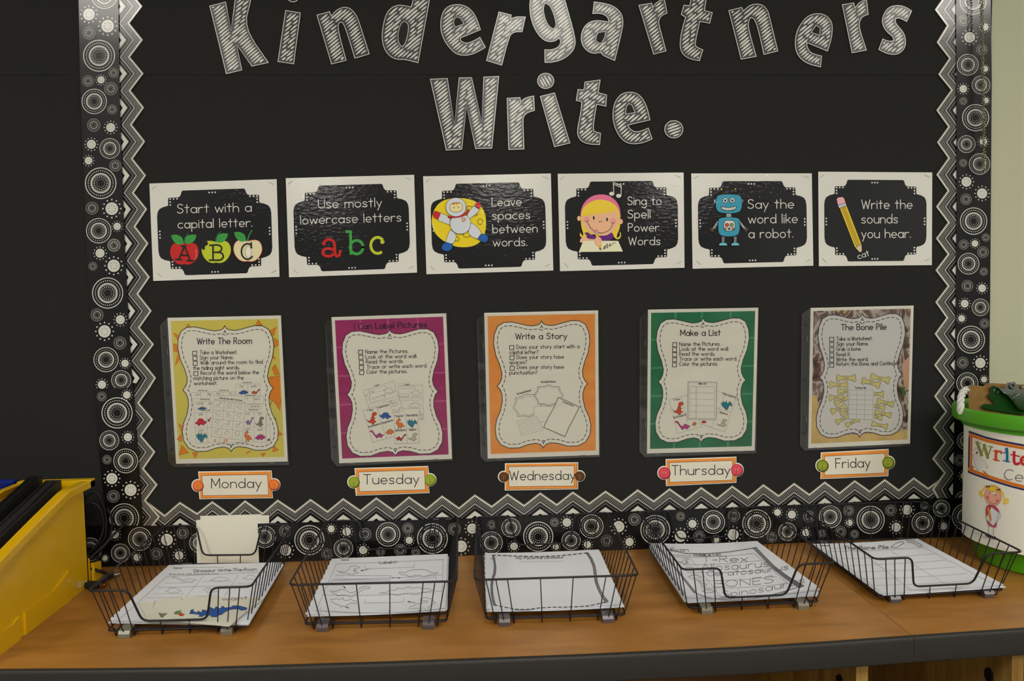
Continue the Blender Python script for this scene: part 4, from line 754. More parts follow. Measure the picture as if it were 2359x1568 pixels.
def pics_mon(k, c):
    for q, nx, ny in (([(262,665),(408,662),(408,712),(264,712)],2,1), ([(425,662),(590,660),(590,690),(427,690)],2,1), ([(597,603),(780,600),(785,690),(600,692)],2,1), ([(668,700),(805,695),(808,750),(668,752)],2,1), ([(282,735),(412,730),(412,795),(284,797)],2,1), ([(690,755),(788,752),(790,790),(692,790)],1,1), ([(286,818),(470,812),(478,1040),(300,1046)],2,2), ([(650,808),(828,815),(825,1042),(650,1035)],2,2), ([(480,1040),(680,1040),(680,1060),(480,1060)],1,1), ([(830,830),(850,830),(862,1050),(826,1048)],1,2)): grid_(k, c, q, nx, ny, .6)
    for s, x, y, w_ in (('can',290,690,38),('the',385,688,26),('he',630,628,26),('with',714,628,44),('my',455,682,28),('to',550,684,22),('I',685,722,4),('here',733,722,48),('come',300,756,54),('do',392,755,28),('where',709,778,66),('will',318,838,28),('be',674,832,28),('by',768,832,24),('yes',318,958,36),('mom',660,948,50),('dad',760,952,38)): T(k, c, s, x, y, x + w_, y - 1, 6, .7, GK)
    for x, y in ((316,655),(476,653),(650,594),(674,690),(332,722),(338,804),(698,800)): minitext(k, c, 'write the room', x, y, x + 68, y - 1, 2.4, .5, BK)
    for a in (('stego','blue',615,645,692,680),('bronto','redorange',714,640,782,678),('stego','blue',308,772,378,795),('trike','crimson',290,860,378,915),('bronto','pink',386,852,412,885),('bronto','violet',672,850,732,910),('trex','grey',740,848,815,922),('ptero','teal',300,962,384,1045),('raptor','orange',660,950,722,1035),('stego','pink',738,975,822,1022),('stego','pink',836,1010,856,1030)): dino(k, c, a[0], *a[2:], a[1], flip=a[0] in ('bronto',))
    for x in (437, 508, 526): k.poly(cmap(c, [(x,1015),(x+8,1015),(x+8,1038),(x,1038)]), DC_['orange'])
    k.up(3); q = [(440,690),(682,728),(660,1030),(405,995)]; k.poly(cmap(c, q), P('plaque_white', 234, 230, 214)); k.up(); q = [(435,728),(672,752),(648,1025),(412,994)]; grid_(k, c, q, 3, 4, .8); fn, _ = homog(q)
    minitext(k, c, 'Little Red Hen Write-The-Room', 475, 712, 645, 730, 3.2, .7, BK); minitext(k, c, 'directions walk around the room and write', 435, 720, 672, 745, 2.2, .4)
    kinds = ['bronto','stego','trike','raptor','ptero','trex']
    for i in range(3):
        for j in range(4): x, y = fn((i + .2) / 3, (j + .12) / 4); dino(k, c, kinds[(i + 2 * j) % 6], x, y, x + 42, y + 32, None, i % 2 == 0, .6); k.line([c(*fn((i + .1) / 3, (j + .7) / 4)), c(*fn((i + .9) / 3, (j + .7) / 4))], .5, LK2)
def pics_tue(k, c):
    grid_(k, c, [(582,612),(763,610),(772,870),(590,875)], 1, 3, .7)
    for q in ([(600,618),(705,618),(705,635),(600,637)], [(590,676),(660,675),(660,693),(590,695)], [(682,706),(755,705),(755,722),(682,724)], [(592,708),(664,706),(664,724),(592,726)]): k.line(cmap(c, q), .6, LK2, closed=True)
    dino(k, c, 'trike', 675, 648, 755, 690, None, True); dino(k, c, 'stego', 650, 735, 750, 782); dino(k, c, 'bronto', 735, 795, 768, 868, None); minitext(k, c, 'Label-It', 628, 611, 664, 610, 3, .6, BK); k.line(cmap(c, [(570,597),(658,597)]), .4, LK2)
    k.up(); q = [(315,652),(543,580),(618,800),(385,870)]; k.poly(cmap(c, q), P('plaque_white', 234, 230, 214)); k.up(); grid_(k, c, q, 1, 3, .7); fn, _ = homog(q)
    for a in ((.28,.06,.72,.18),(.02,.5,.5,.6),(.55,.5,.98,.6),(.05,.66,.5,.76),(.1,.37,.6,.46)): k.line([c(*fn(a[0],a[1])), c(*fn(a[2],a[1])), c(*fn(a[2],a[3])), c(*fn(a[0],a[3]))], .6, LK2, closed=True)
    dino(k, c, 'trex', 328, 645, 378, 705, None); dino(k, c, 'trike', 470, 630, 555, 678, None, True); dino(k, c, 'bronto', 515, 725, 578, 770, None); dino(k, c, 'bronto', 540, 775, 605, 815, None, True); minitext(k, c, 'Label-It', 402, 621, 440, 609, 3, .6, BK)
    k.line(cmap(c, [(396,655),(380,673)]), .9, BK); k.line(cmap(c, [(460,686),(482,688)]), .9, BK)
    k.up(3)
    for q, words, dn in (([(315,802),(520,752),(592,985),(388,1040)], (('T-Rex',342,808,392,802),('Triceratops',418,790,508,764),('Brontosaurus',356,932,448,905),('Stegosaurus',455,903,540,878)), (('trex','redorange',338,812,425,905,False),('trike','blue',440,815,530,865,True),('bronto','pink',365,950,475,1008,False),('stego','orange',482,935,548,982,False))),
                         ([(550,838),(728,830),(737,1045),(556,1050)], (('Raptor',562,852,620,848),('Pterodactyl',642,846,724,842),('Apatosaurus',558,958,636,954),('Skeleton',662,954,714,950)), (('raptor','orange',560,858,630,938,False),('ptero','teal',646,862,722,935,False),('bronto','red',558,978,640,1030,True),('trex','bone',650,970,728,1030,False)))):
        k.poly(cmap(c, q), P('plaque_white', 234, 230, 214)); k.up(); grid_(k, c, q, 2, 2, .8)
        for s, a, b, e, f in words: T(k, c, s, a, b, e, f, 4.4, .8, BK)
        for d_ in dn: dino(k, c, d_[0], d_[2], d_[3], d_[4], d_[5], d_[1], d_[6])
        k.up(2)
def fancy(q, cut=.12): fn, _ = homog(q); return [fn(u, v) for u, v in ((.12,.1),(.35,.08),(.5,0),(.65,.08),(.88,.1),(.88,.25),(1,.5),(.88,.75),(.88,.9),(.65,.92),(.5,1),(.35,.92),(.12,.9),(.12,.75),(0,.5),(.12,.25))]
def pics_wed(k, c):
    WHT = P('plaque_white', 234, 230, 214)
    k.line(cmap(c, fancy([(320,695),(540,655),(570,830),(345,870)])), 1.1, GK, closed=True); k.line(cmap(c, fancy([(332,708),(530,672),(556,820),(358,856)])), .6, GK, closed=True); minitext(k, c, 'My Favorite Dinosaur', 365, 683, 472, 652, 3.8, .7, BK); k.up()
    q = [(490,770),(640,770),(640,885),(490,888)]; k.poly(cmap(c, q), WHT); k.up(); k.line(cmap(c, q), .8, LK2, closed=True)
    q = [(362,880),(510,840),(560,945),(395,992)]; k.poly(cmap(c, q), WHT); k.up(); grid_(k, c, q, 1, 7, .6); k.up()
    f2 = fancy([(492,608),(710,608),(710,768),(492,768)]); k.poly(cmap(c, f2), WHT); k.up(); k.line(cmap(c, f2), 1.3, GK, closed=True); k.line(offset(cmap(c, f2), 2.6), .6, GK, closed=True); minitext(k, c, 'My Favorite Dinosaur', 545, 592, 655, 588, 3.8, .7, BK); k.up()
    q = [(672,703),(750,735),(832,775),(790,860),(752,930),(724,998),(640,960),(563,928),(600,850),(640,780)]; k.poly(cmap(c, q), WHT); k.up(); k.line(cmap(c, q), 1.9, BK, closed=True); k.up(); k.dash(cmap(c, q), .7, 2, 2, WHT); minitext(k, c, 'My Favorite Dinosaur', 705, 738, 790, 772, 3.4, .6, BK)
def pics_thu(k, c):
    WHT = P('plaque_white', 234, 230, 214)
    for q, words, dn in (([(298,785),(480,738),(540,985),(362,1040)], (('T-Rex',330,796,382,786),('Brontosaurus',334,928,428,902)), (('trex','redorange',322,800,414,898,False),('bronto','pink',342,944,460,1010,False),('stego','orange',470,948,505,980,False))),
                         ([(640,715),(805,762),(718,1028),(520,960)], (('Pterodactyl',700,745,800,775),('Skeleton',676,884,738,902)), (('ptero','teal',690,788,774,868,False),('trex','bone',655,932,740,990,False),('trike','crimson',540,942,580,962,False)))):
        k.poly(cmap(c, q), WHT); k.up(); grid_(k, c, q, 2, 2, .7)
        for s, a, b, e, f in words: T(k, c, s, a, b, e, f, 4.6, .8, BK)
        for d_ in dn: dino(k, c, d_[0], d_[2], d_[3], d_[4], d_[5], d_[1], d_[6])
        k.up(3)
    q = [(442,652),(658,655),(652,935),(440,932)]; k.poly(cmap(c, q), WHT); k.up(); k.line(cmap(c, q), 2.0, GK, closed=True); k.up(); k.dash(cmap(c, q), .9, 1.2, 1.2, WHT); grid_(k, c, [(456,686),(642,688),(640,925),(454,922)], 1, 5, .7); k.line(cmap(c, [(506,688),(504,924)]), .7, LK2); k.line(cmap(c, [(498,688),(496,924)]), .5, LK2)
    minitext(k, c, 'Make a List', 522, 670, 580, 670, 3.6, .8, BK)
def pics_fri(k, c):
    BN = P('bone_yellow', 212, 202, 128)
    bc = [0]
    def bone(x, y, l, r, rot, w=None):
        bc[0] += 1; k.lv = 10 + 3 * (bc[0] % 2)
        a = math.radians(rot); hp_ = [(.33,-.5),(.36,-.95),(.43,-1.05),(.5,-.85),(.51,-.4),(.46,0),(.51,.4),(.5,.85),(.43,1.05),(.36,.95),(.33,.5)]; pts = [(a_ * l, b_ * r) for a_, b_ in hp_] + [(-a_ * l, -b_ * r) for a_, b_ in hp_]
        pp = smooth([c(x + p[0] * math.cos(a) - p[1] * math.sin(a), y + p[0] * math.sin(a) + p[1] * math.cos(a)) for p in pts], 80, 1); k.poly(pp, BN); k.up(); k.line(pp, .8, P('bone_line', 96, 84, 50), closed=True)
        if w: dx, dy = 17 * math.cos(a), 17 * math.sin(a); T(k, c, w, x - dx, y + 6 - dy, x + dx, y + 6 + dy, 4, .7, GK)
        k.up()
    for a in ((423,622,146,27,0,'bat'),(366,673,138,25,1,'rat'),(420,722,120,24,3,'sat'),(350,768,110,24,-3,'pin'),(395,790,130,22,-25,'big'),(366,853,125,24,-23,'bag'),(430,870,110,22,-25,'tag'),(400,930,120,22,-28,'fig'),(470,955,110,22,-28,'zip'),(678,625,145,27,13,'net'),(610,658,140,27,15,'jet'),(650,742,110,26,3,'six'),(718,808,128,24,12,'nut'),(660,838,110,22,12,'but'),(700,890,125,22,12,'hut'),(650,915,90,22,12,'rub'),(675,977,122,22,12,'hug')): bone(*a)
    k.lv = 17
    q = [(438,680),(632,690),(628,935),(438,930)]; k.poly(cmap(c, q), P('plaque_grey', 214, 212, 206)); k.up(); grid_(k, c, [(446,712),(625,715),(620,935),(440,930)], 3, 6, .8); minitext(k, c, 'The Bone Pile', 488, 702, 572, 704, 4.4, .8, BK)
B_YEL = mixmat('poster_yellow', [(.3, (212, 200, 92)), (.7, (226, 208, 84))], (12, 12, 12)); B_MAG = mixmat('poster_magenta', [(.3, (150, 28, 92)), (.7, (178, 48, 112))], (10, 10, 10)); B_ORG = mixmat('poster_orange', [(.25, (236, 142, 48)), (.5, (238, 154, 66)), (.8, (236, 176, 92))], (14, 14, 30)); B_GRN = mixmat('poster_green', [(.3, (14, 104, 66)), (.7, (40, 130, 84))], (10, 10, 10))
B_ROCK = mixmat('poster_rock_photo', [(.34, (48, 34, 30)), (.43, (112, 78, 60)), (.48, (196, 184, 176)), (.54, (132, 112, 104)), (.62, (86, 58, 40)), (.7, (206, 176, 120))], (26, 26, 18), .6, 8, dist=1.5)
def ex_sand(k, fn): k.poly([fn(.028,.62), fn(.07,.62), fn(.12,.78), fn(.3,.92), fn(.972,.90), fn(.972,.968), fn(.028,.968)], mixmat('poster_sand', [(.3, (196, 160, 96)), (.7, (222, 192, 118))], (30, 30, 30))); k.up(); k.poly([fn(.90,.42), fn(.97,.36), fn(.97,.60), fn(.93,.62)], mat('print_photo_skin', (206, 160, 130), .6)); k.poly([fn(.9,.6), fn(.94,.58), fn(.93,.66), fn(.91,.64)], mat('print_photo_green', (48, 120, 60), .6))
poster('yellow sun-bordered poster titled Write The Room', [(385.7,731.8),(647.1,726.3),(663,1062.7),(405.6,1067.9)], cM, .060, .928, [(83,104),(27,165),(88,1185),(133,1228),(1000,1212),(944,84)], [B_YEL], ('Write The Room',308,303,718,298,14), [(289,370),(291,408),(293,446),(298,524)],
 [('Take a Worksheet.',328,378,608,375),('Sign your Name.',328,417,578,414),('Walk around the room to find',332,455,800,448),('the hiding sight words.',278,496,625,490),('Record the word below the',335,532,773,527),('matching picture on the',280,572,657,567),('worksheet.',285,610,458,608)], pics_mon, ex_sun)
poster('magenta plaid poster titled I Can Label Pictures', [(763.6,730.3),(1027.7,721.4),(1041.2,1056.6),(781.6,1066.7)], cT, .094, .968, [(78,98),(25,150),(75,1170),(118,1222),(992,1178),(950,64)], [B_MAG], ('I Can Label Pictures',250,190,795,173,13), [(296,362),(299,401),(301,440),(303,477),(305,516)],
 [('Name the Pictures.',333,373,653,366),('Look at the word wall.',335,411,720,404),('Read the words.',338,448,618,442),('Trace or write each word.',343,487,795,476),('Color the pictures.',342,524,645,519)], pics_tue, ex_plaid(P('plaid_pink', 190, 80, 130)))
poster('orange watercolour poster titled Write a Story', [(1115.5,720.5),(1377.8,714.7),(1380,1047.4),(1123.5,1056)], cW, .060, .942, [(116,70),(58,120),(88,1150),(125,1187),(990,1150),(980,48)], [B_ORG], ('Write a Story',352,265,738,262,13.5), [(323,328),(325,405),(326,483)],
 [('Does your story start with a',360,337,832,332),('capital letter?',305,377,522,375),('Does your story have',362,413,715,410),('spaces?',306,452,438,450),('Does your story have',363,488,715,486),('punctuation?',307,530,515,528)], pics_wed)
poster('green plaid poster titled Make a List', [(1492.9,713),(1746.9,708.5),(1738.6,1037.5),(1490.4,1044.2)], cTh, .062, .936, [(140,108),(75,165),(75,1175),(118,1218),(955,1188),(973,90)], [B_GRN], ('Make a List',385,304,685,302,13.5), [(341,371),(340,409),(340,446),(340,484),(339,522)],
 [('Name the Pictures.',377,381,683,378),('Look at the word wall.',377,417,747,415),('Read the words.',376,454,643,453),('Trace or write each word.',377,492,808,489),('Color the pictures.',377,530,663,528)], pics_thu, ex_plaid(P('plaid_green', 76, 152, 112)))
poster('rock-bordered poster titled The Bone Pile', [(1867.4,709.1),(2104.7,703.6),(2096.4,1021.3),(1861.9,1032)], cF, .048, .942, [(155,96),(88,140),(75,1130),(108,1168),(905,1135),(932,78)], [B_ROCK], ('The Bone Pile',385,262,725,257,13.5), [(314,331),(314,369),(314,409),(314,449),(314,488),(314,526)],
 [('Take a Worksheet.',350,341,620,336),('Sign your Name.',350,379,590,376),('Grab a bone.',350,418,535,415),('Read it.',350,458,455,456),('Write the word.',350,496,587,493),('Return the Bone and Continue!',350,530,806,524)], pics_fri, ex_sand, None, P('plaque_grey', 214, 212, 206))

# ------------------------------------------------------------------ weekday labels
def daylabel(word, c, q, b0, b1, br, bcol, blab, inner, tx, h):
    D = .0052; TL, TR, BR, BL = q
    t = thing('day_label', 'orange framed label reading %s with %s' % (word, blab), 'label', tuple(WALL(D)(*c(*TL))), 'weekday labels')
    def tab(b, s):                          # arc of the round ear
        r = br + 9; e = (TR[0] + BR[0]) / 2 if s > 0 else (TL[0] + BL[0]) / 2; th_ = math.degrees(math.acos(max(-1, min(1, (e - b[0]) / r)))); a0 = (-th_, th_) if s > 0 else (th_, 360 - th_); return [(b[0] + r * math.cos(math.radians(a)), b[1] + r * math.sin(math.radians(a))) for a in [a0[0] + (a0[1] - a0[0]) * i / 10 for i in range(11)]]
    out = [TL, TR] + tab(b1, 1) + [BR, BL] + tab(b0, -1); out = cmap(c, out)
    g = G(); sheet(g, out, D, .0008, M_WHITE); g.build('label_card', t)
    k = Ink(WALL(D), 1); OR = mixmat('label_orange', [(.3, (232, 138, 46)), (.7, (240, 156, 70))], (20, 20, 20)); cc = offset(cmap(c, [TL, TR, BR, BL]), 2.2); k.poly(cc, OR); k.up()
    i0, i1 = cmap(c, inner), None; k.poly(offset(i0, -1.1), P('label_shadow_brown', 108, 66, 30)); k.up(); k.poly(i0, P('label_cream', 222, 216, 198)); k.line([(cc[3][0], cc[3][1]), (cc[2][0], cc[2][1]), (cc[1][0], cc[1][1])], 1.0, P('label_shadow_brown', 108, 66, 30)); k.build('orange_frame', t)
    k = Ink(WALL(D), 6); T(k, c, word, *tx, h, 1.9, BK); k.build('lettering', t)
    for b in (b0, b1):
        k = Ink(WALL(D), 5); cb = c(*b); r = br / 3.267; col, rim, kind = bcol
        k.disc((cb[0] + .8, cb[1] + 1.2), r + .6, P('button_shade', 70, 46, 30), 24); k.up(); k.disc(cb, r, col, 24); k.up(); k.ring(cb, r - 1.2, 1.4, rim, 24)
        if kind:
            for s in (-1, 1): k.disc((cb[0] + s * 3.2, cb[1] - .5), 1.9, P('button_hole_light', 226, 190, 110), 10); k.up(); k.disc((cb[0] + s * 3.2, cb[1] - .5), 1.1, P('button_hole_dark', 120, 70, 40), 8); k.up(-1)
        k.build('button_print', t)
        f0, f1 = WALL(D + .0016), WALL(D + .001); g = G(); lp = [(cb[0] - .5, cb[1] - 2), (cb[0] + .5, cb[1] - 2), (cb[0] + .8, cb[1] + 10), (cb[0] - .2, cb[1] + 10)]; g.prism([f0(*p) for p in lp], [f1(*p) for p in lp], M_STEEL); g.build('staple', t)
OB = (P('button_orange', 234, 128, 48), P('button_orange_rim', 206, 66, 78), False); GB = (P('button_green', 150, 172, 44), P('button_green_rim', 118, 140, 36), True); BB = (P('button_brown', 104, 64, 30), P('button_brown_rim', 70, 42, 20), False); PB = (P('button_pink', 226, 74, 96), P('button_pink_rim', 186, 50, 76), True); DB = (P('button_lime', 140, 160, 34), P('button_dark_rim', 70, 52, 34), True)
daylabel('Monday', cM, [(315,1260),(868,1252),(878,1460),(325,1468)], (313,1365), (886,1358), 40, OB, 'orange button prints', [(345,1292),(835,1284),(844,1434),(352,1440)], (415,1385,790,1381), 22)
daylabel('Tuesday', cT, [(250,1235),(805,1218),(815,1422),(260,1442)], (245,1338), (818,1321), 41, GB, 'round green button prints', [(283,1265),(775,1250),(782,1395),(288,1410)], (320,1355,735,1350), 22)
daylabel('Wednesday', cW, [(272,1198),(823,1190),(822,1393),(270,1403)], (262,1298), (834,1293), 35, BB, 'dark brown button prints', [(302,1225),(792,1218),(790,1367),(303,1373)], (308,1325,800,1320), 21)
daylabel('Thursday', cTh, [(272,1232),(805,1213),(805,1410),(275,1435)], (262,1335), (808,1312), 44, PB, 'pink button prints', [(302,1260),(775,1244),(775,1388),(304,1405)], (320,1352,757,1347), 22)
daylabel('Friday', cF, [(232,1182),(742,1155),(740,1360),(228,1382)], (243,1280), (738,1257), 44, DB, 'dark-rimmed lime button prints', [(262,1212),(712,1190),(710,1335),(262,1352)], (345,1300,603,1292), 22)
#PART3
# ------------------------------------------------------------------ wire baskets
def fillet(pts, r, k=4, closed=False):
    pts = [Vector(p) for p in pts]; n = len(pts); out = []
    for i in range(n):
        if not closed and i in (0, n - 1): out.append(pts[i]); continue
        a, b, c = pts[i - 1], pts[i], pts[(i + 1) % n]; r1 = min(r, (a - b).length * .45, (c - b).length * .45)
        p, q = b + (a - b).normalized() * r1, b + (c - b).normalized() * r1
        for j in range(k + 1): t = j / k; out.append(p * (1 - t) ** 2 + b * 2 * t * (1 - t) + q * t * t)
    return out
RIMZ = .080; M_FOOT = mat('milky_foot_clip', (118, 114, 98), .3, .5); M_FOOT2 = mat('smoky_foot_clip', (84, 76, 80), .3, .5)
def basket(label, rimpx, fdip, rdip, foot, nu=8, nt=13):
    R_ = [HOR(x, y, RIMZ) for x, y in rimpx]; FL, FR, BR_, BL_ = R_; c = (FL + FR + BR_ + BL_) / 4
    BL_.y = min(BL_.y, -.016); BR_.y = min(BR_.y, -.016)
    t = thing('wire_basket', label, 'wire basket', (c.x, c.y, Z0), 'black wire letter baskets')
    ux = (FR - FL).normalized(); uy = (BL_ - FL).normalized(); zb = .0105
    def base(p, sx, sy): return Vector((p.x, p.y, Z0 + zb)) + ux * sx * .0165 + uy * sy * (.021 if sy > 0 else .012)
    bFL, bFR, bBR, bBL = base(FL, 1, 1), base(FR, -1, 1), base(BR_, -1, -1), base(BL_, 1, -1)
    def lerp(a, b, f): return a + (b - a) * f
    zd = Z0 + .026
    def edge(a, b, ba, bb, dip):
        if not dip: return []
        def at(f, z): p, q = lerp(a, b, f), lerp(ba, bb, f); k = (z - q.z) / (p.z - q.z); return q + (p - q) * k
        return [lerp(a, b, .245), at(.275, zd), at(.725, zd), lerp(a, b, .755)]
    rim = [FL] + edge(FL, FR, bFL, bFR, fdip) + [FR, BR_] + edge(BR_, BL_, bBR, bBL, rdip) + [BL_]
    g = G(); g.tube(fillet(rim, .011, 4, True), .0017, M_WIRE, 7, closed=True); g.build('rim_wire', t, smooth=True)
    fr = [bFL, bFR, bBR, bBL]; g = G(); g.tube(fillet(fr, .008, 3, True), .0013, M_WIRE, 6, closed=True); g.build('base_frame_wire', t, smooth=True)
    def top(a, b, ba, bb, f, dip):
        z = zd if dip and .27 < f < .73 else None; p, q = lerp(a, b, f), lerp(ba, bb, f)
        if z: k = (z - q.z) / (p.z - q.z); return q + (p - q) * k
        return p
    fs = [.07, .13] + [.2 + .6 * i / (nu - 5) for i in range(nu - 4)] + [.87, .93]
    for f in fs:                            # wires along the basket, dropping under the frame at each end
        a, b = top(FL, FR, bFL, bFR, f, fdip), lerp(bFL, bFR, f); d_, e = top(BL_, BR_, bBL, bBR, f, rdip), lerp(bBL, bBR, f)
        lo = Vector((0, 0, -.0075)); g = G(); g.tube(fillet([a, b + lo - uy * .002, b + uy * .012 + Vector((0, 0, .0012)), e - uy * .012 + Vector((0, 0, .0012)), e + lo * .6 + uy * .001, d_], .002, 2), .0009, M_WIRE, 5); g.build('wire', t, smooth=True)
    for i in range(nt):                     # wires across
        f = .035 + .93 * i / (nt - 1); a, b = lerp(FL, BL_, f), lerp(bFL, bBL, f); d_, e = lerp(FR, BR_, f), lerp(bFR, bBR, f); up = Vector((0, 0, -.0018))
        g = G(); g.tube(fillet([a, b + up, e + up, d_], .006, 3), .0009, M_WIRE, 5); g.build('wire', t, smooth=True)
    for f, e_ in ((.13, 0), (.87, 0), (.13, 1), (.87, 1)):
        p = lerp(bFL, bFR, f) - uy * .001 if not e_ else lerp(bBL, bBR, f) + uy * .001; s_ = 1 if not e_ else -1
        w_ = ux * .0085; pr = [(-.004, -.0100), (-.005, -.0035), (-.002, .0008), (.010, .0025), (.018, .0022), (.018, .0006), (.004, -.001), (.003, -.0100)]
        l1 = [p - w_ + uy * s_ * a + Vector((0, 0, b)) for a, b in pr]; l2 = [p + w_ + uy * s_ * a + Vector((0, 0, b)) for a, b in pr]; g = G(); g.prism(l1, l2, foot); g.build('foot_clip', t)
    return t
basket('black wire basket with dipped front, by the yellow bin', [(201.2,1361.4),(578.5,1350.8),(676.7,1207.5),(379.2,1210.9)], True, True, M_FOOT)
basket('black wire basket with straight front, holding label-it sheets under Tuesday', [(665.5,1346.7),(1052.2,1338.6),(1054.3,1191.6),(752.2,1199.8)], False, True, M_FOOT2)
basket('black wire basket with straight front, holding dashed-border sheets under Wednesday', [(1092.7,1335.5),(1471.2,1324.3),(1398.8,1180.4),(1098.8,1190.6)], False, True, M_FOOT2)
basket('black wire basket with dipped front, holding pencilled list sheets under Thursday', [(1572,1312),(1925,1295.5),(1751.8,1163.9),(1473.3,1178.2)], True, True, M_FOOT)
basket('black wire basket with dipped front, beside the green bucket', [(2016,1288),(2357,1270.7),(2104,1147.5),(1826,1158.5)], True, False, M_FOOT2)

# ------------------------------------------------------------------ worksheets
M_SHEET = mat('bright_copy_paper', (233, 236, 242), .7, .2); M_CREAMP = mat('cream_card_stock', (226, 224, 208), .7, .2)
PGREY = P('toner_grey', 88, 88, 92); PLT = P('toner_light', 138, 138, 142); PBLK = P('toner_black', 34, 34, 38); PPEN = P('pencil_grey', 104, 104, 108)
def sheetsurf(q3, bend):                    # bilinear patch with a height function
    a, b, c, d = q3
    def f(u, v, up=0): p = (a * (1 - u) + b * u) * (1 - v) + (d * (1 - u) + c * u) * v; return Vector((p.x, p.y, p.z + bend(u, v) + up))
    return f
def papers(title, q, zs, bend, n, draw, wk, jit=.003, grp=None):
    a = [HOR(x, y, z) for (x, y), z in zip(q, zs)]; fn, inv = homog(q)
    # follow the bent surface so that the print lands where it lies
    rnd = random.Random(n * 13 + int(q[0][0]))
    grp = grp or ('worksheets in the %s stack' % wk)
    for i in range(n):
        k = (n - i) * .00105; zb = Z0 + .0128
        if i == 0: q3 = a; bd = bend
        else:
            dx, dy, rot = rnd.uniform(-jit, jit), rnd.uniform(-jit, jit), rnd.uniform(-.012, .012); c0 = sum(a, Vector()) / 4
            q3 = [Vector((c0.x + (p.x - c0.x) * math.cos(rot) - (p.y - c0.y) * math.sin(rot) + dx, c0.y + (p.x - c0.x) * math.sin(rot) + (p.y - c0.y) * math.cos(rot) + dy, zb + (p.z - zb) * (1 - i / n))) for p in a]; bd = (lambda fr: (lambda u, v: bend(u, v) * fr))(1 - i / n)
        s = sheetsurf(q3, bd)
        lab = title if i == 0 else 'worksheet lying under the top one in the %s stack' % wk
        t = thing('worksheet', lab, 'paper', tuple(s(.5, .5)), grp)
        g = G(); N = 10
        g.grid([[s(x / N, y / N) for x in range(N + 1)] for y in range(N + 1)], M_SHEET); g.grid([[s(x / N, y / N, -.00022) for x in range(N + 1)] for y in range(N + 1)], M_SHEET)
        rim = [(x / N, 0) for x in range(N + 1)] + [(1, y / N) for y in range(1, N + 1)] + [(1 - x / N, 1) for x in range(1, N + 1)] + [(0, 1 - y / N) for y in range(1, N)]
        g.grid([[s(*p) for p in rim], [s(*p, -.00022) for p in rim]], M_SHEET, close=True); g.build('sheet', t, smooth=False)
        if i == 0:
            k_ = Ink(lambda x, y, lv: s(*inv(x, y), lv + .0002), 1); draw(k_, t)
    return a
def surf_line(k, c, pts, wd, m, closed=False): k.line(cmap(c, pts), wd, m, closed=closed, seg=8)
def d_mon(k, t):
    c = k1
    for q in ([(960,785),(2050,735)], [(865,905),(1990,870)], [(745,1018),(1500,990)], [(960,785),(440,1255)], [(1335,785),(1150,1000)], [(1720,770),(1570,990)], [(2050,735),(1990,1010)], [(1120,690),(1560,690)]): surf_line(k, c, q, .7, PLT)
    for q in ([(935,858),(1240,850)], [(1320,840),(1640,835)], [(1700,860),(1990,850)], [(820,975),(1140,970)]): surf_line(k, c, q, .5, PLT)
    T(k, c, 'Name', 1030, 706, 1115, 704, 3.6, .8, PGREY); T(k, c, 'Dinosaur Write-The-Room', 1238, 742, 1925, 722, 6, 1.1, PGREY); T(k, c, 'Directions: walk around the room'.replace(':', ''), 985, 768, 1500, 762, 2.4, .6, PGREY)
    for kd, x0, y0, x1, y1 in (('bronto',1010,790,1270,845),('stego',1400,785,1620,838),('trike',1770,770,1950,820),('trike',930,905,1100,965),('raptor',1330,900,1500,960)): dino(k, c, kd, x0, y0, x1, y1, None, False, .7)
    k.build('worksheet_print', t)
def d_tue(k, t):
    c = k2
    T(k, c, 'Name', 715, 642, 802, 640, 3.2, .8, PGREY); T(k, c, 'Label-It', 1150, 675, 1350, 668, 5.5, 1.1, PGREY)
    for q in ([(660,678),(1868,630)], [(1868,630),(1845,1160)], [(660,678),(430,1210)], [(430,1210),(1845,1190)], [(625,850),(1850,805)], [(500,1030),(1855,985)], [(990,690),(985,728),(1540,712),(1545,675)], [(650,805),(1278,800),(1270,840),(632,850)], [(600,900),(612,865),(1270,858),(1265,890)], [(1380,858),(1790,825),(1790,865)], [(985,1050),(980,1095),(1420,1085),(1425,1040)], [(490,1160),(470,1195),(1255,1200),(1262,1155)]): surf_line(k, c, q, .7, PLT)
    for kd, x0, y0, x1, y1, f in (('trex',665,700,950,795,False),('trike',1370,735,1815,815,True),('bronto',580,915,1045,1035,True),('stego',1145,915,1755,1010,False),('ptero',590,1045,890,1150,False),('raptor',1460,1040,1790,1190,True)): dino(k, c, kd, x0, y0, x1, y1, None, f, .9)
    for a, b in (((1025,735),(935,752)),((1290,820),(1385,826)),((735,915),(768,948)),((805,1160),(770,1138)),((1555,1100),(1465,1082))):
        surf_line(k, c, [a, b], 1.0, PBLK); dx, dy = b[0] - a[0], b[1] - a[1]; l = math.hypot(dx, dy); dx /= l; dy /= l; k.poly(cmap(c, [b, (b[0] - 26 * dx - 9 * dy, b[1] - 26 * dy + 9 * dx), (b[0] - 26 * dx + 9 * dy, b[1] - 26 * dy - 9 * dx)]), PBLK)
    k.build('worksheet_print', t)
def ladder(k, c, A, B, wd, step, m):
    a = cmap(c, A); b = cmap(c, B); k.line(a, wd, m, seg=6); k.line(b, wd, m, seg=6)
    def along(pl, f):
        L_ = [math.dist(p, q) for p, q in zip(pl, pl[1:])]; s = f * sum(L_)
        for (p, q), l in zip(zip(pl, pl[1:]), L_):
            if s <= l: return (p[0] + (q[0] - p[0]) * s / l, p[1] + (q[1] - p[1]) * s / l)
            s -= l
        return pl[-1]
    n = int(sum(math.dist(p, q) for p, q in zip(a, a[1:])) / step)
    for i in range(n + 1): k.line([along(a, i / n), along(b, i / n)], 1.9, m)
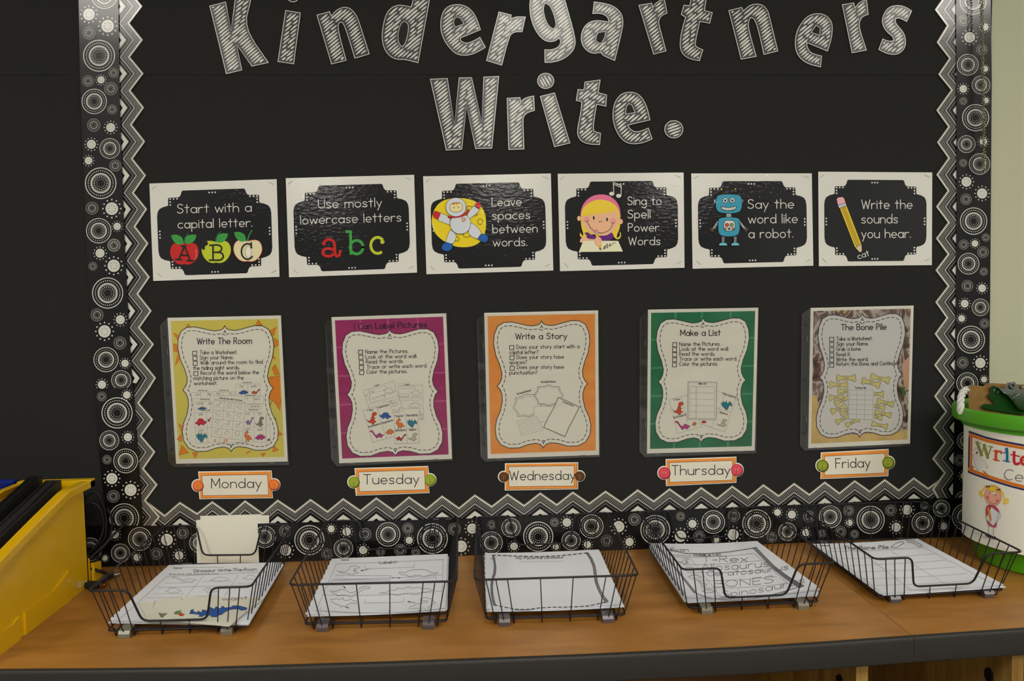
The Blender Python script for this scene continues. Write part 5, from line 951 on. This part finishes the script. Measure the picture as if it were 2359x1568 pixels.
def d_wed(k, t):
    c = k3
    k.dash(cmap(c, [(365,580),(480,580),(700,585),(900,588),(1100,580),(1300,565),(1440,552)]), 1.9, 7.5, 5, PBLK, closed=False)
    k.dash(cmap(c, [(385,1140),(500,1155),(640,1172),(760,1170),(900,1148),(1050,1138),(1250,1138),(1450,1132),(1660,1098)]), 1.9, 7.5, 5, PBLK, closed=False)
    ladder(k, c, [(368,585),(382,650),(388,720),(380,790),(358,850),(348,930),(352,1020),(365,1090),(378,1140)], [(385,585),(398,650),(408,720),(402,790),(378,850),(366,930),(372,1020),(385,1090),(402,1138)], 1.1, 3.6, PBLK)
    ladder(k, c, [(1430,560),(1470,620),(1500,690),(1512,750),(1520,820),(1530,880),(1560,960),(1600,1040),(1645,1105)], [(1450,556),(1490,616),(1524,690),(1536,750),(1544,820),(1554,880),(1585,960),(1625,1035),(1672,1092)], 1.1, 3.6, PBLK)
    T(k, c, 'My Favorite Dinosaur', 640, 618, 1180, 605, 4.8, 1.1, PGREY); surf_line(k, c, [(680,645),(1160,637)], .6, PLT); surf_line(k, c, [(350,620),(400,622)], 1.2, PBLK); k.build('worksheet_print', t)
def d_thu(k, t):
    c = k4
    k.dash(cmap(c, [(400,700),(600,735),(850,732),(1100,715),(1370,685)]), 2.4, 1, 3.2, PGREY, closed=False); k.dash(cmap(c, [(720,1195),(900,1245),(1150,1245),(1400,1220),(1700,1160),(1900,1110)]), 2.4, 1, 3.2, PGREY, closed=False)
    ladder(k, c, [(1355,690),(1450,780),(1560,890),(1700,1000),(1880,1125)], [(1385,680),(1480,775),(1590,880),(1730,985),(1930,1110)], .7, 3.2, PGREY); ladder(k, c, [(250,660),(400,830),(520,980),(690,1190)], [(275,655),(425,830),(545,980),(715,1185)], .7, 3.2, PGREY)
    T(k, c, 'Make a List', 700, 755, 1005, 748, 4.6, 1.1, PGREY); T(k, c, 'directions list the words you know', 450, 765, 1030, 762, 2.3, .6, PLT)
    for q in ([(470,782),(1360,742)], [(560,862),(1440,815)], [(610,945),(1530,915)], [(700,1035),(1625,990)], [(770,1120),(1720,1070)], [(650,780),(1020,1215)], [(1365,738),(1800,1110)]): surf_line(k, c, q, .7, PLT)
    for s, x0, y0, x1, y1, h in (('Evan',430,715,640,712,7),('T-Rex',790,820,1300,820,13),('Allosaurus',785,915,1530,880,15),('Ceratosaurus',850,975,1740,925,12),('BONES',940,1100,1600,1050,15),('Spinosaurus',1040,1215,1930,1080,15)): k.text(s, c(x0, y0), c(x1, y1), h, 1.2, PPEN)
    for kd, x0, y0, x1, y1 in (('trex',500,790,650,850),('ptero',595,880,700,925),('stego',610,960,780,1020),('bronto',740,1035,850,1100),('trike',785,1130,940,1175)): dino(k, c, kd, x0, y0, x1, y1, None, False, .9)
    k.build('worksheet_print', t)
def d_fri(k, t):
    c = k5
    T(k, c, 'Name', 225, 624, 315, 622, 3.2, .8, PGREY); k.text('The Bone Pile', c(480, 655), c(945, 640), 8, 1.4, PGREY); surf_line(k, c, [(330,640),(1100,640)], .5, PLT)
    for q in ([(300,680),(1310,635)], [(430,755),(1440,700)], [(500,825),(1530,765)], [(600,890),(1640,835)], [(680,965),(1760,905)], [(780,1035),(1880,975)], [(300,680),(850,1100)], [(640,660),(1190,1080)], [(980,670),(1530,1000)], [(1310,635),(2020,1010)]): surf_line(k, c, q, .6, PLT)
    for pts in ([(970,620),(985,612),(1040,578),(1095,572),(1105,588),(1085,600),(1040,625),(1020,635),(1000,625),(985,632)], [(1130,562),(1170,558),(1200,565),(1240,590),(1290,610),(1285,625),(1255,628),(1240,612),(1190,582),(1150,580)]): k.line(smooth(cmap(c, pts), 100, 1), 1.1, PGREY, closed=True)
    k.build('worksheet_print', t)
PX_ = math.pi
papers('top dinosaur write-the-room worksheet in the basket by the yellow bin', [(388.8,1301),(649.5,1294.6),(572,1434),(252,1426)], (.019,.023,.018,.019), lambda u, v: .0, 6, d_mon, 'Monday basket')
papers('top label-it worksheet with outlined dinosaurs under the Tuesday poster', [(763.5,1286.5),(1031.4,1275.3),(1025.7,1399),(705.3,1414)], (.019,.024,.020,.018), lambda u, v: -.005 * math.sin(PX_ * u) * v, 6, d_tue, 'Tuesday basket')
papers('top worksheet with a dashed film-strip border under the Wednesday poster', [(1115.5,1273.3),(1379.4,1265.1),(1434.5,1388),(1122.2,1401)], (.020,.025,.022,.020), lambda u, v: -.004 * math.sin(PX_ * u) * (.4 + v * .7), 7, d_wed, 'Wednesday basket')
papers('top list worksheet with childish pencil writing under the Thursday poster', [(1496.7,1250.6),(1743.7,1245.5),(1884.5,1350.6),(1580.4,1370)], (.023,.025,.030,.027), lambda u, v: -.006 * math.sin(PX_ * u) * (.5 + .6 * v), 13, d_thu, 'Thursday basket', .004)
papers('top bone pile worksheet with an empty table, beside the green bucket', [(1876.3,1252),(2114,1240),(2313,1346),(2029,1366)], (.017,.020,.018,.0165), lambda u, v: -.002 * math.sin(PX_ * u), 4, d_fri, 'Friday basket')
# picture cards lying on the Monday sheets
def flat_card(label, q, z, draw):
    t = thing('picture_card', label, 'card', tuple(HOR(*q[0], z)), 'dinosaur picture cards on the worksheets'); g = G(); g.prism([HOR(x, y, z) for x, y in q], [HOR(x, y, z - .0005) for x, y in q], M_CREAMP); g.build('card_stock', t)
    k = Ink(lambda x, y, lv: HOR(x, y, z + lv), 1); draw(k); k.build('card_print', t)
def dc1(k): k.line(cmap(k1, [(665,1095),(760,1275)]), .6, PLT); k.line(cmap(k1, [(835,1050),(770,1290)]), .6, PLT); k.poly(cmap(k1, [(770,1215),(800,1210),(795,1235),(775,1240)]), DC_['pink'])
def dc2(k):
    k.line(cmap(k1, [(1160,1020),(960,1270)]), .6, PLT); k.line(cmap(k1, [(1125,1032),(1150,1055),(1188,1035)]), 1.4, PBLK); pts = cmap(k1, [(875,1185),(920,1195),(1020,1182),(990,1215),(960,1240),(900,1230)]); k.poly(pts, DC_['grey']); k.line(pts, 1, PBLK, closed=True)
def dc3(k):
    for pts, m in (([(1040,1195),(1060,1170),(1130,1155),(1090,1180),(1075,1200)], P('card_green', 70, 150, 70)), ([(1085,1200),(1110,1175),(1125,1180),(1115,1195),(1155,1195),(1140,1218),(1110,1218)], DC_['redorange'])): k.poly(cmap(k1, pts), m); k.line(cmap(k1, pts), .8, PBLK, closed=True)
    pts = [(1212,1195),(1225,1155),(1255,1145),(1250,1165),(1290,1185),(1300,1165),(1345,1180),(1350,1150),(1400,1160),(1430,1120),(1480,1145),(1500,1115),(1540,1140),(1570,1110),(1600,1130),(1650,1125),(1690,1105),(1760,1110),(1835,1130),(1830,1150),(1780,1158),(1730,1140),(1640,1150),(1590,1180),(1555,1205),(1520,1210),(1505,1228),(1450,1228),(1440,1212),(1370,1210),(1350,1225),(1310,1225),(1325,1205),(1260,1195)]
    k.poly(cmap(k1, pts), DC_['blue']); k.up(); k.line(cmap(k1, pts), 1, PBLK, closed=True); k.text('want', k1(1565,1050), k1(1840,1040), 8, 1.3, PGREY); k.line(cmap(k1, [(1690,1290),(1840,1165)]), .6, PLT)
flat_card('cream picture card corner with a small pink mark, leftmost of three', cmap(k1, [(640,1085),(835,1055),(790,1290),(745,1300)]), .0205, dc1)
flat_card('cream picture card with a grey shape, in the middle of three', cmap(k1, [(850,1040),(1200,1003),(960,1290),(745,1300)]), .0212, dc2)
flat_card('cream picture card with a long blue dinosaur', cmap(k1, [(1170,1003),(2020,1022),(1640,1335),(890,1265)]), .0220, dc3)
for lab, q, y in (('front blank white card standing behind the basket by the yellow bin', [(452,1197),(593,1195.5),(597,1303),(454,1303)], .0095), ('middle blank white card, peeking out above the front one', [(461,1188),(602,1184),(606,1302),(468,1302)], .0085), ('rear blank white card, widest to the right behind the other two', [(475,1187.5),(619.5,1186.5),(623,1301),(480,1301)], .0075)):
    f0, f1 = WALL(y), WALL(y - .0005); pts = [f0(*p) for p in q]; pb = [f1(*p) for p in q]
    for l_ in (pts, pb):
        for i in (2, 3): l_[i] = Vector((l_[i].x, l_[i].y - .0, Z0 + .0004))
    g = G(); g.prism(pts, pb, M_CREAMP); o = g.build('blank_card', None, loc=tuple(pts[3])); tag(o, lab, 'card', 'blank cards behind the basket')

# ------------------------------------------------------------------ storage bins
def bin_(name_lab, x0, x1, M_, yb=-.095, yf=-.425):
    t = thing('storage_bin', name_lab, 'storage bin', ((x0 + x1) / 2, (yb + yf) / 2, Z0))
    def side(x, s):                         # outer face x, wall thickness inwards s
        prof = [(yb, .0), (yf + .012, 0), (yf, .095), (yf, .100), (-.37, .129), (-.27, .156), (-.178, .176), (-.16, .177), (yb, .177), (yb, .050), (yb + .007, .044)]
        prof = [(yb + .007, 0), (yf + .012, 0), (yf, .095), (-.37, .129), (-.27, .156), (-.178, .176), (yb - .0, .176), (yb, .050), (yb + .007, .044)]
        g = G(); g.prism([(x, a, Z0 + b) for a, b in prof], [(x - s, a, Z0 + b) for a, b in prof], M_); return g
    o1 = side(x1, .0035).build('right_side', t); side(x0, -.0035).build('left_side', t)
    for xx, s in ((x1, 1), (x0, -1)):       # rim flange following the slope
        top = [(yb + .012, .189), (-.165, .190), (-.18, .188), (-.27, .166), (-.372, .139), (yf - .01, .108)]
        g = G(); out, inn = xx + s * .013, xx - s * .0035
        rows = []
        for a, b in top: rows.append([(inn, a, Z0 + b), (out - s * .002, a, Z0 + b), (out, a, Z0 + b - .002), (out, a, Z0 + b - .013), (out - s * .002, a, Z0 + b - .014), (xx, a, Z0 + b - .014)])
        g.grid(rows, M_); g.face(rows[0], M_); g.face(rows[-1][::-1], M_); g.build('rim', t)
    g = G(); g.box(x0, x1, yb - .0035, yb, Z0 + .0005, Z0 + .18, M_); g.build('rear_wall', t)
    g = G(); g.box(x0 - .013, x1 + .013, yb - .003, yb + .012, Z0 + .176, Z0 + .190, M_); g.build('rear_rim', t)
    g = G(); g.box(x0, x1, yf, yf + .0035, Z0 + .0005, Z0 + .10, M_); g.build('front_wall', t)
    g = G(); g.box(x0 + .002, x1 - .002, yf, yb, Z0 + .0003, Z0 + .004, M_); g.build('bottom', t)
    # moulded steps on the outside of the right side
    for prof, e in (([(yb + .012, .0005), (yb + .040, .0005), (yb + .040, .030), (yb + .012, .036)], .0040), ([(-.30, .0005), (-.165, .0005), (-.165, .052), (-.215, .036), (-.30, .036)], .0032), ([(-.40, .0), (-.315, .0), (-.315, .036), (-.33, .030), (-.40, .030)], .0032)):
        a = [(x1 + e, p, Z0 + b) for p, b in prof]; b_ = [(x1 - .001, p, Z0 + b) for p, b in prof]; g = G(); g.prism(a, b_, M_); g.build('side_rib', t)
    return t
M_YEL = mat('yellow_bin_plastic', (226, 178, 6), .36, .45, coat=.2); M_BLU = mat('blue_bin_plastic', (18, 42, 150), .33, .5, coat=.3)
bin_('yellow plastic storage bin with sloping sides, holding black tablet cases', -.868, -.768, M_YEL)
bin_('blue plastic storage bin mostly hidden left of the yellow one', -1.035, -.905, M_BLU, -.085)
M_TAB = mat('black_tablet_plastic', (26, 26, 25), .45, .4); M_TAB2 = mat('black_ribbed_rubber', (20, 17, 15), .6, .3)
def slab(label, x, th, m, pr):
    t = thing('tablet_case', label, 'tablet case', (x, -.25, Z0 + .02), 'black tablet cases in the yellow bin')
    def at(dx, y, z): return (x + dx, y, Z0 + z)
    g = G(); ins = [(a + (.004 if a < -.25 else -.004), b - .003) for a, b in pr]
    g.prism([at(th / 2, a, b) for a, b in pr], [at(-th / 2, a, b) for a, b in pr], m); g.build('case_body', t)
    (ya, za), (yb_, zb_) = pr[2], pr[3]
    g = G(); 
    for o_ in (-.28, .28): 
        p0, p1 = Vector((x + th * o_, ya - .012, Z0 + za)), Vector((x + th * o_, yb_ + .012, Z0 + zb_)); g.tube([p0 + (p1 - p0) * i / 6 for i in range(7)], .0012, M_TAB2, 6)
    g.build('edge_seam', t)
slab('upper black tablet case leaning against the left side of the yellow bin', -.8365, .020, M_TAB, [(-.405, .006), (-.12, .006), (-.118, .205), (-.41, .133)])
slab('lower black tablet case beside the upper one in the yellow bin', -.8085, .026, mat('dark_grey_tablet', (40, 39, 37), .5, .4), [(-.405, .006), (-.12, .006), (-.117, .196), (-.41, .124)])
slab('ribbed black tablet case nearest the right side of the yellow bin', -.785, .016, M_TAB2, [(-.405, .006), (-.12, .006), (-.116, .178), (-.41, .108)])

# ------------------------------------------------------------------ cables and plugs
M_CORD = mat('black_cord', (22, 22, 23), .5, .4); M_SILV = mat('bright_plug_metal', (205, 205, 200), .25, .5, metal=1.0); M_LED = mat('blue_led', (120, 170, 255), .4, emit=(120, 165, 255, .8))
def spline(P_, n=7):
    P_ = [Vector(p) for p in P_]; out = []
    for i in range(len(P_) - 1):
        p0, p1, p2, p3 = P_[max(i - 1, 0)], P_[i], P_[i + 1], P_[min(i + 2, len(P_) - 1)]
        for j in range(n): t = j / n; out.append(.5 * ((2 * p1) + (p2 - p0) * t + (2 * p0 - 5 * p1 + 4 * p2 - p3) * t * t + (3 * p1 - p0 - 3 * p2 + p3) * t ** 3))
    out.append(P_[-1]); return out
def cord(label, pts, r, name='cable'):
    P_ = [WALL(d)(x, y) for x, y, d in pts]; P_ = [Vector((p.x, p.y, max(p.z, Z0 + r + .0003))) for p in P_]; g = G(); sp = spline(P_); g.tube(sp, r, M_CORD, 8); o = g.build(name, None, True, loc=tuple(P_[0])); return tag(o, label, 'cable', 'black cords behind the yellow bin')
cord('black cord in the widest loop behind the yellow bin', [(196,1150,.045),(215,1132,.04),(232,1150,.035),(243,1190,.03),(242,1235,.03),(225,1262,.03),(200,1288,.035)], .0024)
cord('black cord in the inner loop behind the yellow bin', [(196,1160,.055),(214,1158,.05),(232,1175,.045),(238,1215,.04),(226,1250,.045),(203,1276,.05)], .0022)
cord('black cord rising to a free tip over the left border strip', [(196,1297,.07),(215,1278,.06),(240,1255,.05),(265,1228,.035),(290,1204,.028)], .0024)
cord('black cord hanging straight down at the corner of the yellow bin', [(247,1170,.03),(258,1200,.028),(250,1240,.03),(228,1275,.035),(222,1300,.04)], .0022)
cord('black cord lying on the counter towards the silver plug', [(197,1306,.09),(213,1310,.08),(232,1316,.075),(250,1322,.085)], .0030)
def hpt(x, y, z): return HOR(x, y, z)
def plug(label, pts, radii, mats_, nm_):
    t = thing('cable_plug', label, 'plug', tuple(pts[0]), 'plugs on the counter by the yellow bin')
    for (a, b), r, m, n_ in zip(zip(pts, pts[1:]), radii, mats_, nm_): g = G(); k = 8; g.tube([a + (b - a) * i / k for i in range(k + 1)], [r * (.8 if i in (0, k) else 1) for i in range(k + 1)], m, 12); g.build(n_, t, True)
    return t
plug('black barrel plug with a bright silver tip by the yellow bin', [hpt(232,1337,.008), hpt(258,1325,.008), hpt(277,1320,.008)], (.0048, .0030), (M_CORD, M_SILV), ('plug_body', 'metal_tip'))
t = plug('black adapter plug with a glowing blue light by the yellow bin', [hpt(198,1347,.009), hpt(228,1347,.009), hpt(244,1347,.009)], (.0072, .0045), (M_CORD, mat('brass_plug_metal', (120, 84, 40), .35, .5, metal=1.0)), ('plug_body', 'metal_sleeve'))
g = G(); a = hpt(198.5, 1345, .0095); g.tube([a + Vector((0, 0, -.005)), a + Vector((.0006, 0, 0)), a + Vector((0, 0, .005))], [.0012, .0018, .0012], M_LED, 8); g.build('blue_light', t)
g = G(); a = hpt(231.5, 1336, .0150); g.tube([a + Vector((-.002, 0, -.0015)), a + Vector((.0015, 0, .0025))], .0014, M_LED, 8); g.build('blue_light', t)

# ------------------------------------------------------------------ green bucket
BC = Vector((.96, -.15, Z0)); M_GRN = mat('green_bucket_plastic', (84, 170, 26), .38, .45, coat=.15)
def ringpts(r, z, n=64): return [(BC.x + r * math.cos(6.28318 * i / n), BC.y + r * math.sin(6.28318 * i / n), Z0 + z) for i in range(n)]
t = thing('bucket', 'lime green plastic bucket with rope handle at the right edge of the counter', 'bucket', tuple(BC))
g = G(); g.grid([ringpts(*p) for p in [(.0, .003), (.100, .003), (.100, .0006), (.1045, .0012), (.1075, .005), (.1285, .245), (.139, .262), (.137, .262), (.1255, .245), (.1055, .006), (0, .006)]], M_GRN, close=True); g.build('bucket_body', t, True)
g = G(); g.grid([ringpts(*p) for p in [(.1375, .258), (.1455, .2605), (.1475, .263), (.1480, .281), (.1465, .2845), (.1430, .2855), (.1395, .2840), (.1385, .276), (.1375, .258)]], M_GRN, close=True); g.build('bucket_rim', t, True)
M_ROPE = mat('white_rope', (214, 212, 204), .9, .2)
path = spline([WALL(.135)(2214, 952), WALL(.130)(2213, 930), WALL(.120)(2215, 912), WALL(.105)(2222, 900), WALL(.090)(2236, 896), WALL(.084)(2252, 900), WALL(.080)(2262, 920), WALL(.080)(2264, 945)], 10)
for s in range(3):
    g = G(); pp = []
    for i, p in enumerate(path):
        a = i * .30 + s * 2.0944; tn = (path[min(i + 1, len(path) - 1)] - path[max(i - 1, 0)]).normalized(); n1 = tn.cross(Vector((0, 1, 0))).normalized(); n2 = tn.cross(n1); pp.append(p + n1 * math.cos(a) * .0030 + n2 * math.sin(a) * .0030)
    g.tube(pp, .0036, M_ROPE, 8); g.build('rope_strand', t, True)
# paper sign wrapped round the bucket
RS = .1312
def CYL(px_, py_, lv=0.0):
    r = RS + lv; d = ray(px_, py_); ox, oy = CX - BC.x, CY - BC.y; a = d.x * d.x + d.y * d.y; b = ox * d.x + oy * d.y; c = ox * ox + oy * oy - r * r; disc = b * b - a * c
    tt = (-b - math.sqrt(max(disc, 0))) / a; p = CAM + d * tt; v = Vector((p.x - BC.x, p.y - BC.y)).normalized() * r; return Vector((BC.x + v.x, BC.y + v.y, p.z))
t = thing('bucket_sign', 'white paper sign wrapped round the green bucket, reading Write Center', 'sign', tuple(BC + Vector((0, -RS, .04))))
left = [CYL(2220.5, y) for y in (977, 1231)]; a0 = math.atan2(left[0].y - BC.y, left[0].x - BC.x); a1_ = a0 + 1.75 if a0 < 0 else a0 + 1.75
zt, zb = left[0].z, left[1].z
def cylpt(f, z, r): a = a0 + (a1_ - a0) * f; return Vector((BC.x + r * math.cos(a), BC.y + r * math.sin(a), z))
g = G(); NF = 40; z1_ = zt - .0015
g.grid([[cylpt(i / NF, zt, RS) for i in range(NF + 1)], [cylpt(i / NF, zb, RS) for i in range(NF + 1)]], M_WHITE); g.grid([[cylpt(i / NF, zb, RS - .0005) for i in range(NF + 1)], [cylpt(i / NF, zt, RS - .0005) for i in range(NF + 1)]], M_WHITE); g.build('sign_paper', t)
u1, u2, u3 = crop(2180, 860, 7.128), crop(2200, 1060, 5.6), crop(2100, 860, 2.9035)
k = Ink(CYL, 1)
TOPB, BOTB = [(2231.5,991.5),(2245,996),(2270,1005),(2300,1012),(2330,1018),(2358,1023),(2395,1029)], [(2229.5,1087.5),(2245,1094),(2270,1103),(2300,1113),(2330,1122),(2358,1129),(2395,1137)]
def band_(dy0, dy1, m, tab, s=1):
    xs = [tab[0][0] + (tab[-1][0] - tab[0][0]) * i / 50 for i in range(51)]; k.grid([[k.pt((x, interp(tab, x) + dy0)) for x in xs], [k.pt((x, interp(tab, x) + dy1)) for x in xs]], m)
SB, SO, SR = P('sign_navy', 44, 38, 92), P('sign_orange', 232, 136, 44), P('sign_red_dash', 176, 60, 30)
band_(0, 4.5, SB, TOPB); k.grid([[k.pt((2231.5,991.5)), k.pt((2235,992.5))], [k.pt((2229.5,1087.5)), k.pt((2233,1088.5))]], SB); band_(-4, .5, SB, BOTB); k.up(); band_(5, 12.5, SO, TOPB); band_(-12, -4.5, SO, BOTB); k.grid([[k.pt((2235.5,997)), k.pt((2240.5,999))], [k.pt((2233.5,1084)), k.pt((2238.5,1086))]], SO); k.up()
for i in range(48):
    x = 2238 + i * 3.2; y = interp(TOPB, x); k.line([(x, y + 6), (x - .3, y + 12)], .8, SR); y = interp(BOTB, x); k.line([(x, y - 11), (x - .3, y - 5)], .8, SR)
for i in range(26): y = 1000 + i * 3.25; k.line([(2235.2, y), (2239.8, y + 1)], .7, SR)
k.build('sign_border', t)
k = Ink(CYL, 6)
def th(pts, wd, m): k.line(cmap(u1, pts), wd, m)
WG = P('sign_olive', 140, 140, 72); 
for pts, wd in (([(505,1130),(580,1340)], 6.5), ([(575,1345),(620,1180)], 3), ([(620,1175),(680,1380)], 6.5), ([(675,1385),(740,1200)], 3), ([(480,1125),(568,1148)], 2), ([(595,1165),(650,1178)], 2), ([(690,1195),(768,1212)], 2)): th(pts, wd, WG)
for m, segs in ((P('sign_vermilion', 206, 74, 34), (([(815,1270),(815,1420)], 6), ([(775,1268),(820,1272)], 2.4), ([(772,1408),(872,1432)], 2.6), ([(820,1300),(860,1275),(900,1285),(905,1310)], 4.2))), (P('sign_blue', 40, 110, 150), (([(1000,1300),(1000,1440)], 6), ([(940,1300),(1005,1305)], 2.4), ([(935,1430),(1040,1450)], 2.6), ([(990,1240),(992,1262)], 7.5))), (P('sign_crimson', 190, 36, 52), (([(1115,1290),(1112,1440),(1130,1480),(1160,1488),(1190,1475)], 6), ([(1060,1330),(1200,1360)], 3))), (P('sign_scarlet', 200, 40, 40), ((arc(1300, 1430, 75, 68, 0, -300, 14), 6), ([(1240,1425),(1372,1432)], 3)))):
    for pts, wd in segs: th(pts, wd, m)
    k.up()
T(k, u2, 'Center', 628, 245, 1330, 330, 24, 1.4, P('sign_pen', 62, 62, 84)); k.build('sign_lettering', t)
k = Ink(CYL, 4); q = cmap(u1, [(410,1275),(520,1215),(690,1550),(500,1590)]); k.poly(q, P('sign_notepad', 214, 216, 218)); k.up(); k.line(q, .7, GK, closed=True)
for i in range(9): f = .25 + i * .085; fn, _ = homog(q); k.line([fn(.05, f), fn(.95, f)], .5, P('sign_blue_rule', 120, 130, 170))
k.poly(cmap(u1, [(480,1290),(495,1283),(512,1275),(515,1300),(505,1325),(488,1310)]), P('sign_heart', 130, 40, 70)); k.up()
shape(k, u2, [(215,70),(390,150),(425,190),(415,212),(380,205),(205,112)], P('sign_pencil_orange', 232, 140, 30), .8, BK, sm=False); k.poly(cmap(u2, [(190,62),(222,72),(212,118),(190,108)]), P('sign_eraser', 214, 110, 100)); k.build('notepad_print', t)
k = Ink(CYL, 4); Y2, SK2 = P('sign_hair', 236, 196, 60), P('sign_skin', 234, 170, 146)
for q in ([(400,330),(350,390),(345,440),(320,400),(318,430),(345,465),(370,450)], [(580,375),(620,430),(640,520),(680,500),(685,535),(650,560),(625,545)]): k.line(cmap(u2, q), 4, Y2)
k.up(); shape(k, u2, E_(490,460,108,132,24,-10), SK2, .8, P('sign_skin_line', 150, 90, 80)); shape(k, u2, [(395,370),(440,325),(500,318),(560,345),(590,390),(560,400),(535,420),(520,395),(490,410),(470,390),(440,395),(430,370)], Y2, .6, P('sign_hair_line', 180, 140, 30))
for q in (E_(442,426,6,8), E_(524,454,6,8)): k.poly(cmap(u2, q), BK)
for q in (E_(420,475,20,22), E_(548,520,20,20)): k.poly(cmap(u2, q), P('sign_cheek', 222, 116, 104))
k.line(cmap(u2, [(420,490),(445,540),(490,565),(530,555),(555,520)]), .9, P('sign_smile', 120, 40, 50)); k.up()
for x, y in ((425,335),(560,375)): shape(k, u2, [(x-25,y-10),(x,y),(x+22,y-18),(x+20,y+22),(x,y+4),(x-20,y+18)], P('sign_bow', 120, 60, 120), .5)
shape(k, u2, [(400,590),(450,570),(530,595),(575,660),(560,700),(540,760),(530,860),(500,865),(420,830),(410,740),(395,680)], P('sign_dress', 196, 70, 96), .7); shape(k, u2, [(470,600),(585,690),(580,740),(490,845),(400,750),(440,660)], P('sign_notepad', 214, 216, 218), .7, GK, sm=False)
shape(k, u2, [(420,590),(440,600),(470,770),(455,785),(415,640)], P('sign_pencil_orange', 232, 140, 30), .6, sm=False)
for a, b in (((435,840),(430,940)),((495,860),(495,965))): k.line(cmap(u2, [a, b]), .8, BK)
shape(k, u2, [(395,950),(440,945),(475,985),(465,1005),(395,975)], P('sign_shoe', 70, 30, 50), .5); shape(k, u2, [(480,985),(520,980),(540,1020),(480,1010)], P('sign_shoe', 70, 30, 50), .5); k.build('girl_print', t)

# ------------------------------------------------------------------ clipboards
M_BRD = mixmat('brown_hardboard', [(.3, (124, 92, 46)), (.7, (150, 114, 62))], (60, 60, 60), .6)
M_CHR = mat('chrome_clip', (170, 172, 172), .22, .6, metal=1.0); M_DGC = mat('dark_green_clip', (16, 62, 14), .3, .5, coat=.4)
def clipb(label, d, top, m=M_BRD):
    W0, W1 = WALL(d), WALL(d - .003); t = thing('clipboard', label, 'clipboard', tuple(W0(*top[0])), 'clipboards standing in the green bucket')
    a = [W0(*p) for p in smooth(top, 50, 1)]; b = [W1(*p) for p in smooth(top, 50, 1)]; g = G(); g.prism(a, b, m); g.build('board', t); return t
t = clipb('front brown clipboard with the dark green clip in the bucket', .105, [(2230.5,892),(2233,887.5),(2238,886.5),(2283,891),(2359,897),(2420,901),(2420,1000),(2245,1000),(2233,975)])
W0, W1 = WALL(.112), WALL(.1085)
gp = [(735,205),(790,198),(860,235),(930,300),(1060,410),(1120,500),(1170,570),(1290,600),(1290,680),(1000,640),(600,575),(580,540),(600,503),(640,498),(800,515),(760,440),(700,385),(680,345),(725,335),(742,300),(722,240)]
gp = smooth(cmap(u1, gp), 60, 1); g = G(); g.prism([W0(*p) for p in gp], [W1(*p) for p in gp], M_DGC); g.build('green_clip', t)
hp = cmap(u1, E_(820,290,38,34,14)); g = G(); g.tube([WALL(.1128)(*p) for p in hp], .0009, M_CHR, 6, closed=True); o = g.build('clip_eyelet', t, True)
cp = [(850,230),(930,255),(985,225),(978,175),(1010,140),(1055,150),(1090,132),(1140,150),(1165,200),(1210,270),(1290,300),(1290,610),(1180,575),(1120,490),(1060,405),(940,320)]
cp = smooth(cmap(u1, cp), 60, 1); g = G(); g.prism([WALL(.122)(*p) for p in cp], [WALL(.1125)(*p) for p in cp], M_CHR); g.build('chrome_clip', t, False)
g = G(); hp = cmap(u1, E_(1075,210,36,40,14)); g.tube([WALL(.123)(*p) for p in hp], .0016, mat('dull_chrome', (110, 110, 112), .3, .5, metal=1.0), 6, closed=True); g.build('clip_eyelet', t, True)
for a, b in (((940,320),(1120,380)), ((1120,380),(1200,330)), ((1130,400),(1180,570)), ((1230,250),(1280,200))): g = G(); g.tube([WALL(.124)(*u1(*a)), WALL(.126)(*u1((a[0]+b[0])/2, (a[1]+b[1])/2)), WALL(.124)(*u1(*b))], .0010, M_CHR, 6); g.build('clip_fold', t, True)
clipb('rear brown clipboard, mostly hidden behind the front one', .076, [(2264,893),(2268,885),(2276,881.5),(2330,884.5),(2420,888),(2420,1000),(2268,1000)])
t = clipb('middle brown clipboard with a second chrome clip', .090, [(2300,890),(2306,886),(2359,889),(2420,892),(2420,1000),(2302,1000)])
g = G(); cp = cmap(u1, [(1225,250),(1250,190),(1300,150),(1400,160),(1400,330),(1225,330)]); g.prism([WALL(.103)(*p) for p in cp], [WALL(.0935)(*p) for p in cp], M_CHR); g.build('chrome_clip', t)

# ------------------------------------------------------------------ bead chain
M_BEAD = mat('brass_chain_bead', (150, 150, 118), .25, .6, metal=.85)
t = thing('bead_chain', 'hanging loop of pale brass bead chain over the top right border', 'bead chain', tuple(WALL(.03)(2264, 0)))
def bead(g, p, r):
    n = len(g.v); k = g.mi(M_BEAD)
    rows = [[(p.x + r * math.sin(a) * math.cos(b * 1.0472), p.y + r * math.sin(a) * math.sin(b * 1.0472), p.z + r * math.cos(a)) for b in range(6)] for a in (.55, 1.2, 1.94, 2.6)]; g.grid(rows, M_BEAD, close=True); g.face(rows[0], M_BEAD); g.face(rows[-1][::-1], M_BEAD)
def strand(x0, x1, d, ph, name):
    g = G(); y = -60 + ph
    while y < 396: f = max(0, y) / 400; bead(g, WALL(d)(x0 + (x1 - x0) * f + 1.0 * math.sin(y * .6), y), .0021); y += 6.4
    o = g.build(name, t, True); o['kind'] = 'stuff'
strand(2263.5, 2269, .030, 0, 'bead_strand'); strand(2259.5, 2265.5, .022, 3, 'bead_strand')
g = G(); g.tube([WALL(.026)(2262, -60), WALL(.026)(2264, 100), WALL(.026)(2267, 398)], .0004, M_BEAD, 5); g.build('chain_wire', t)
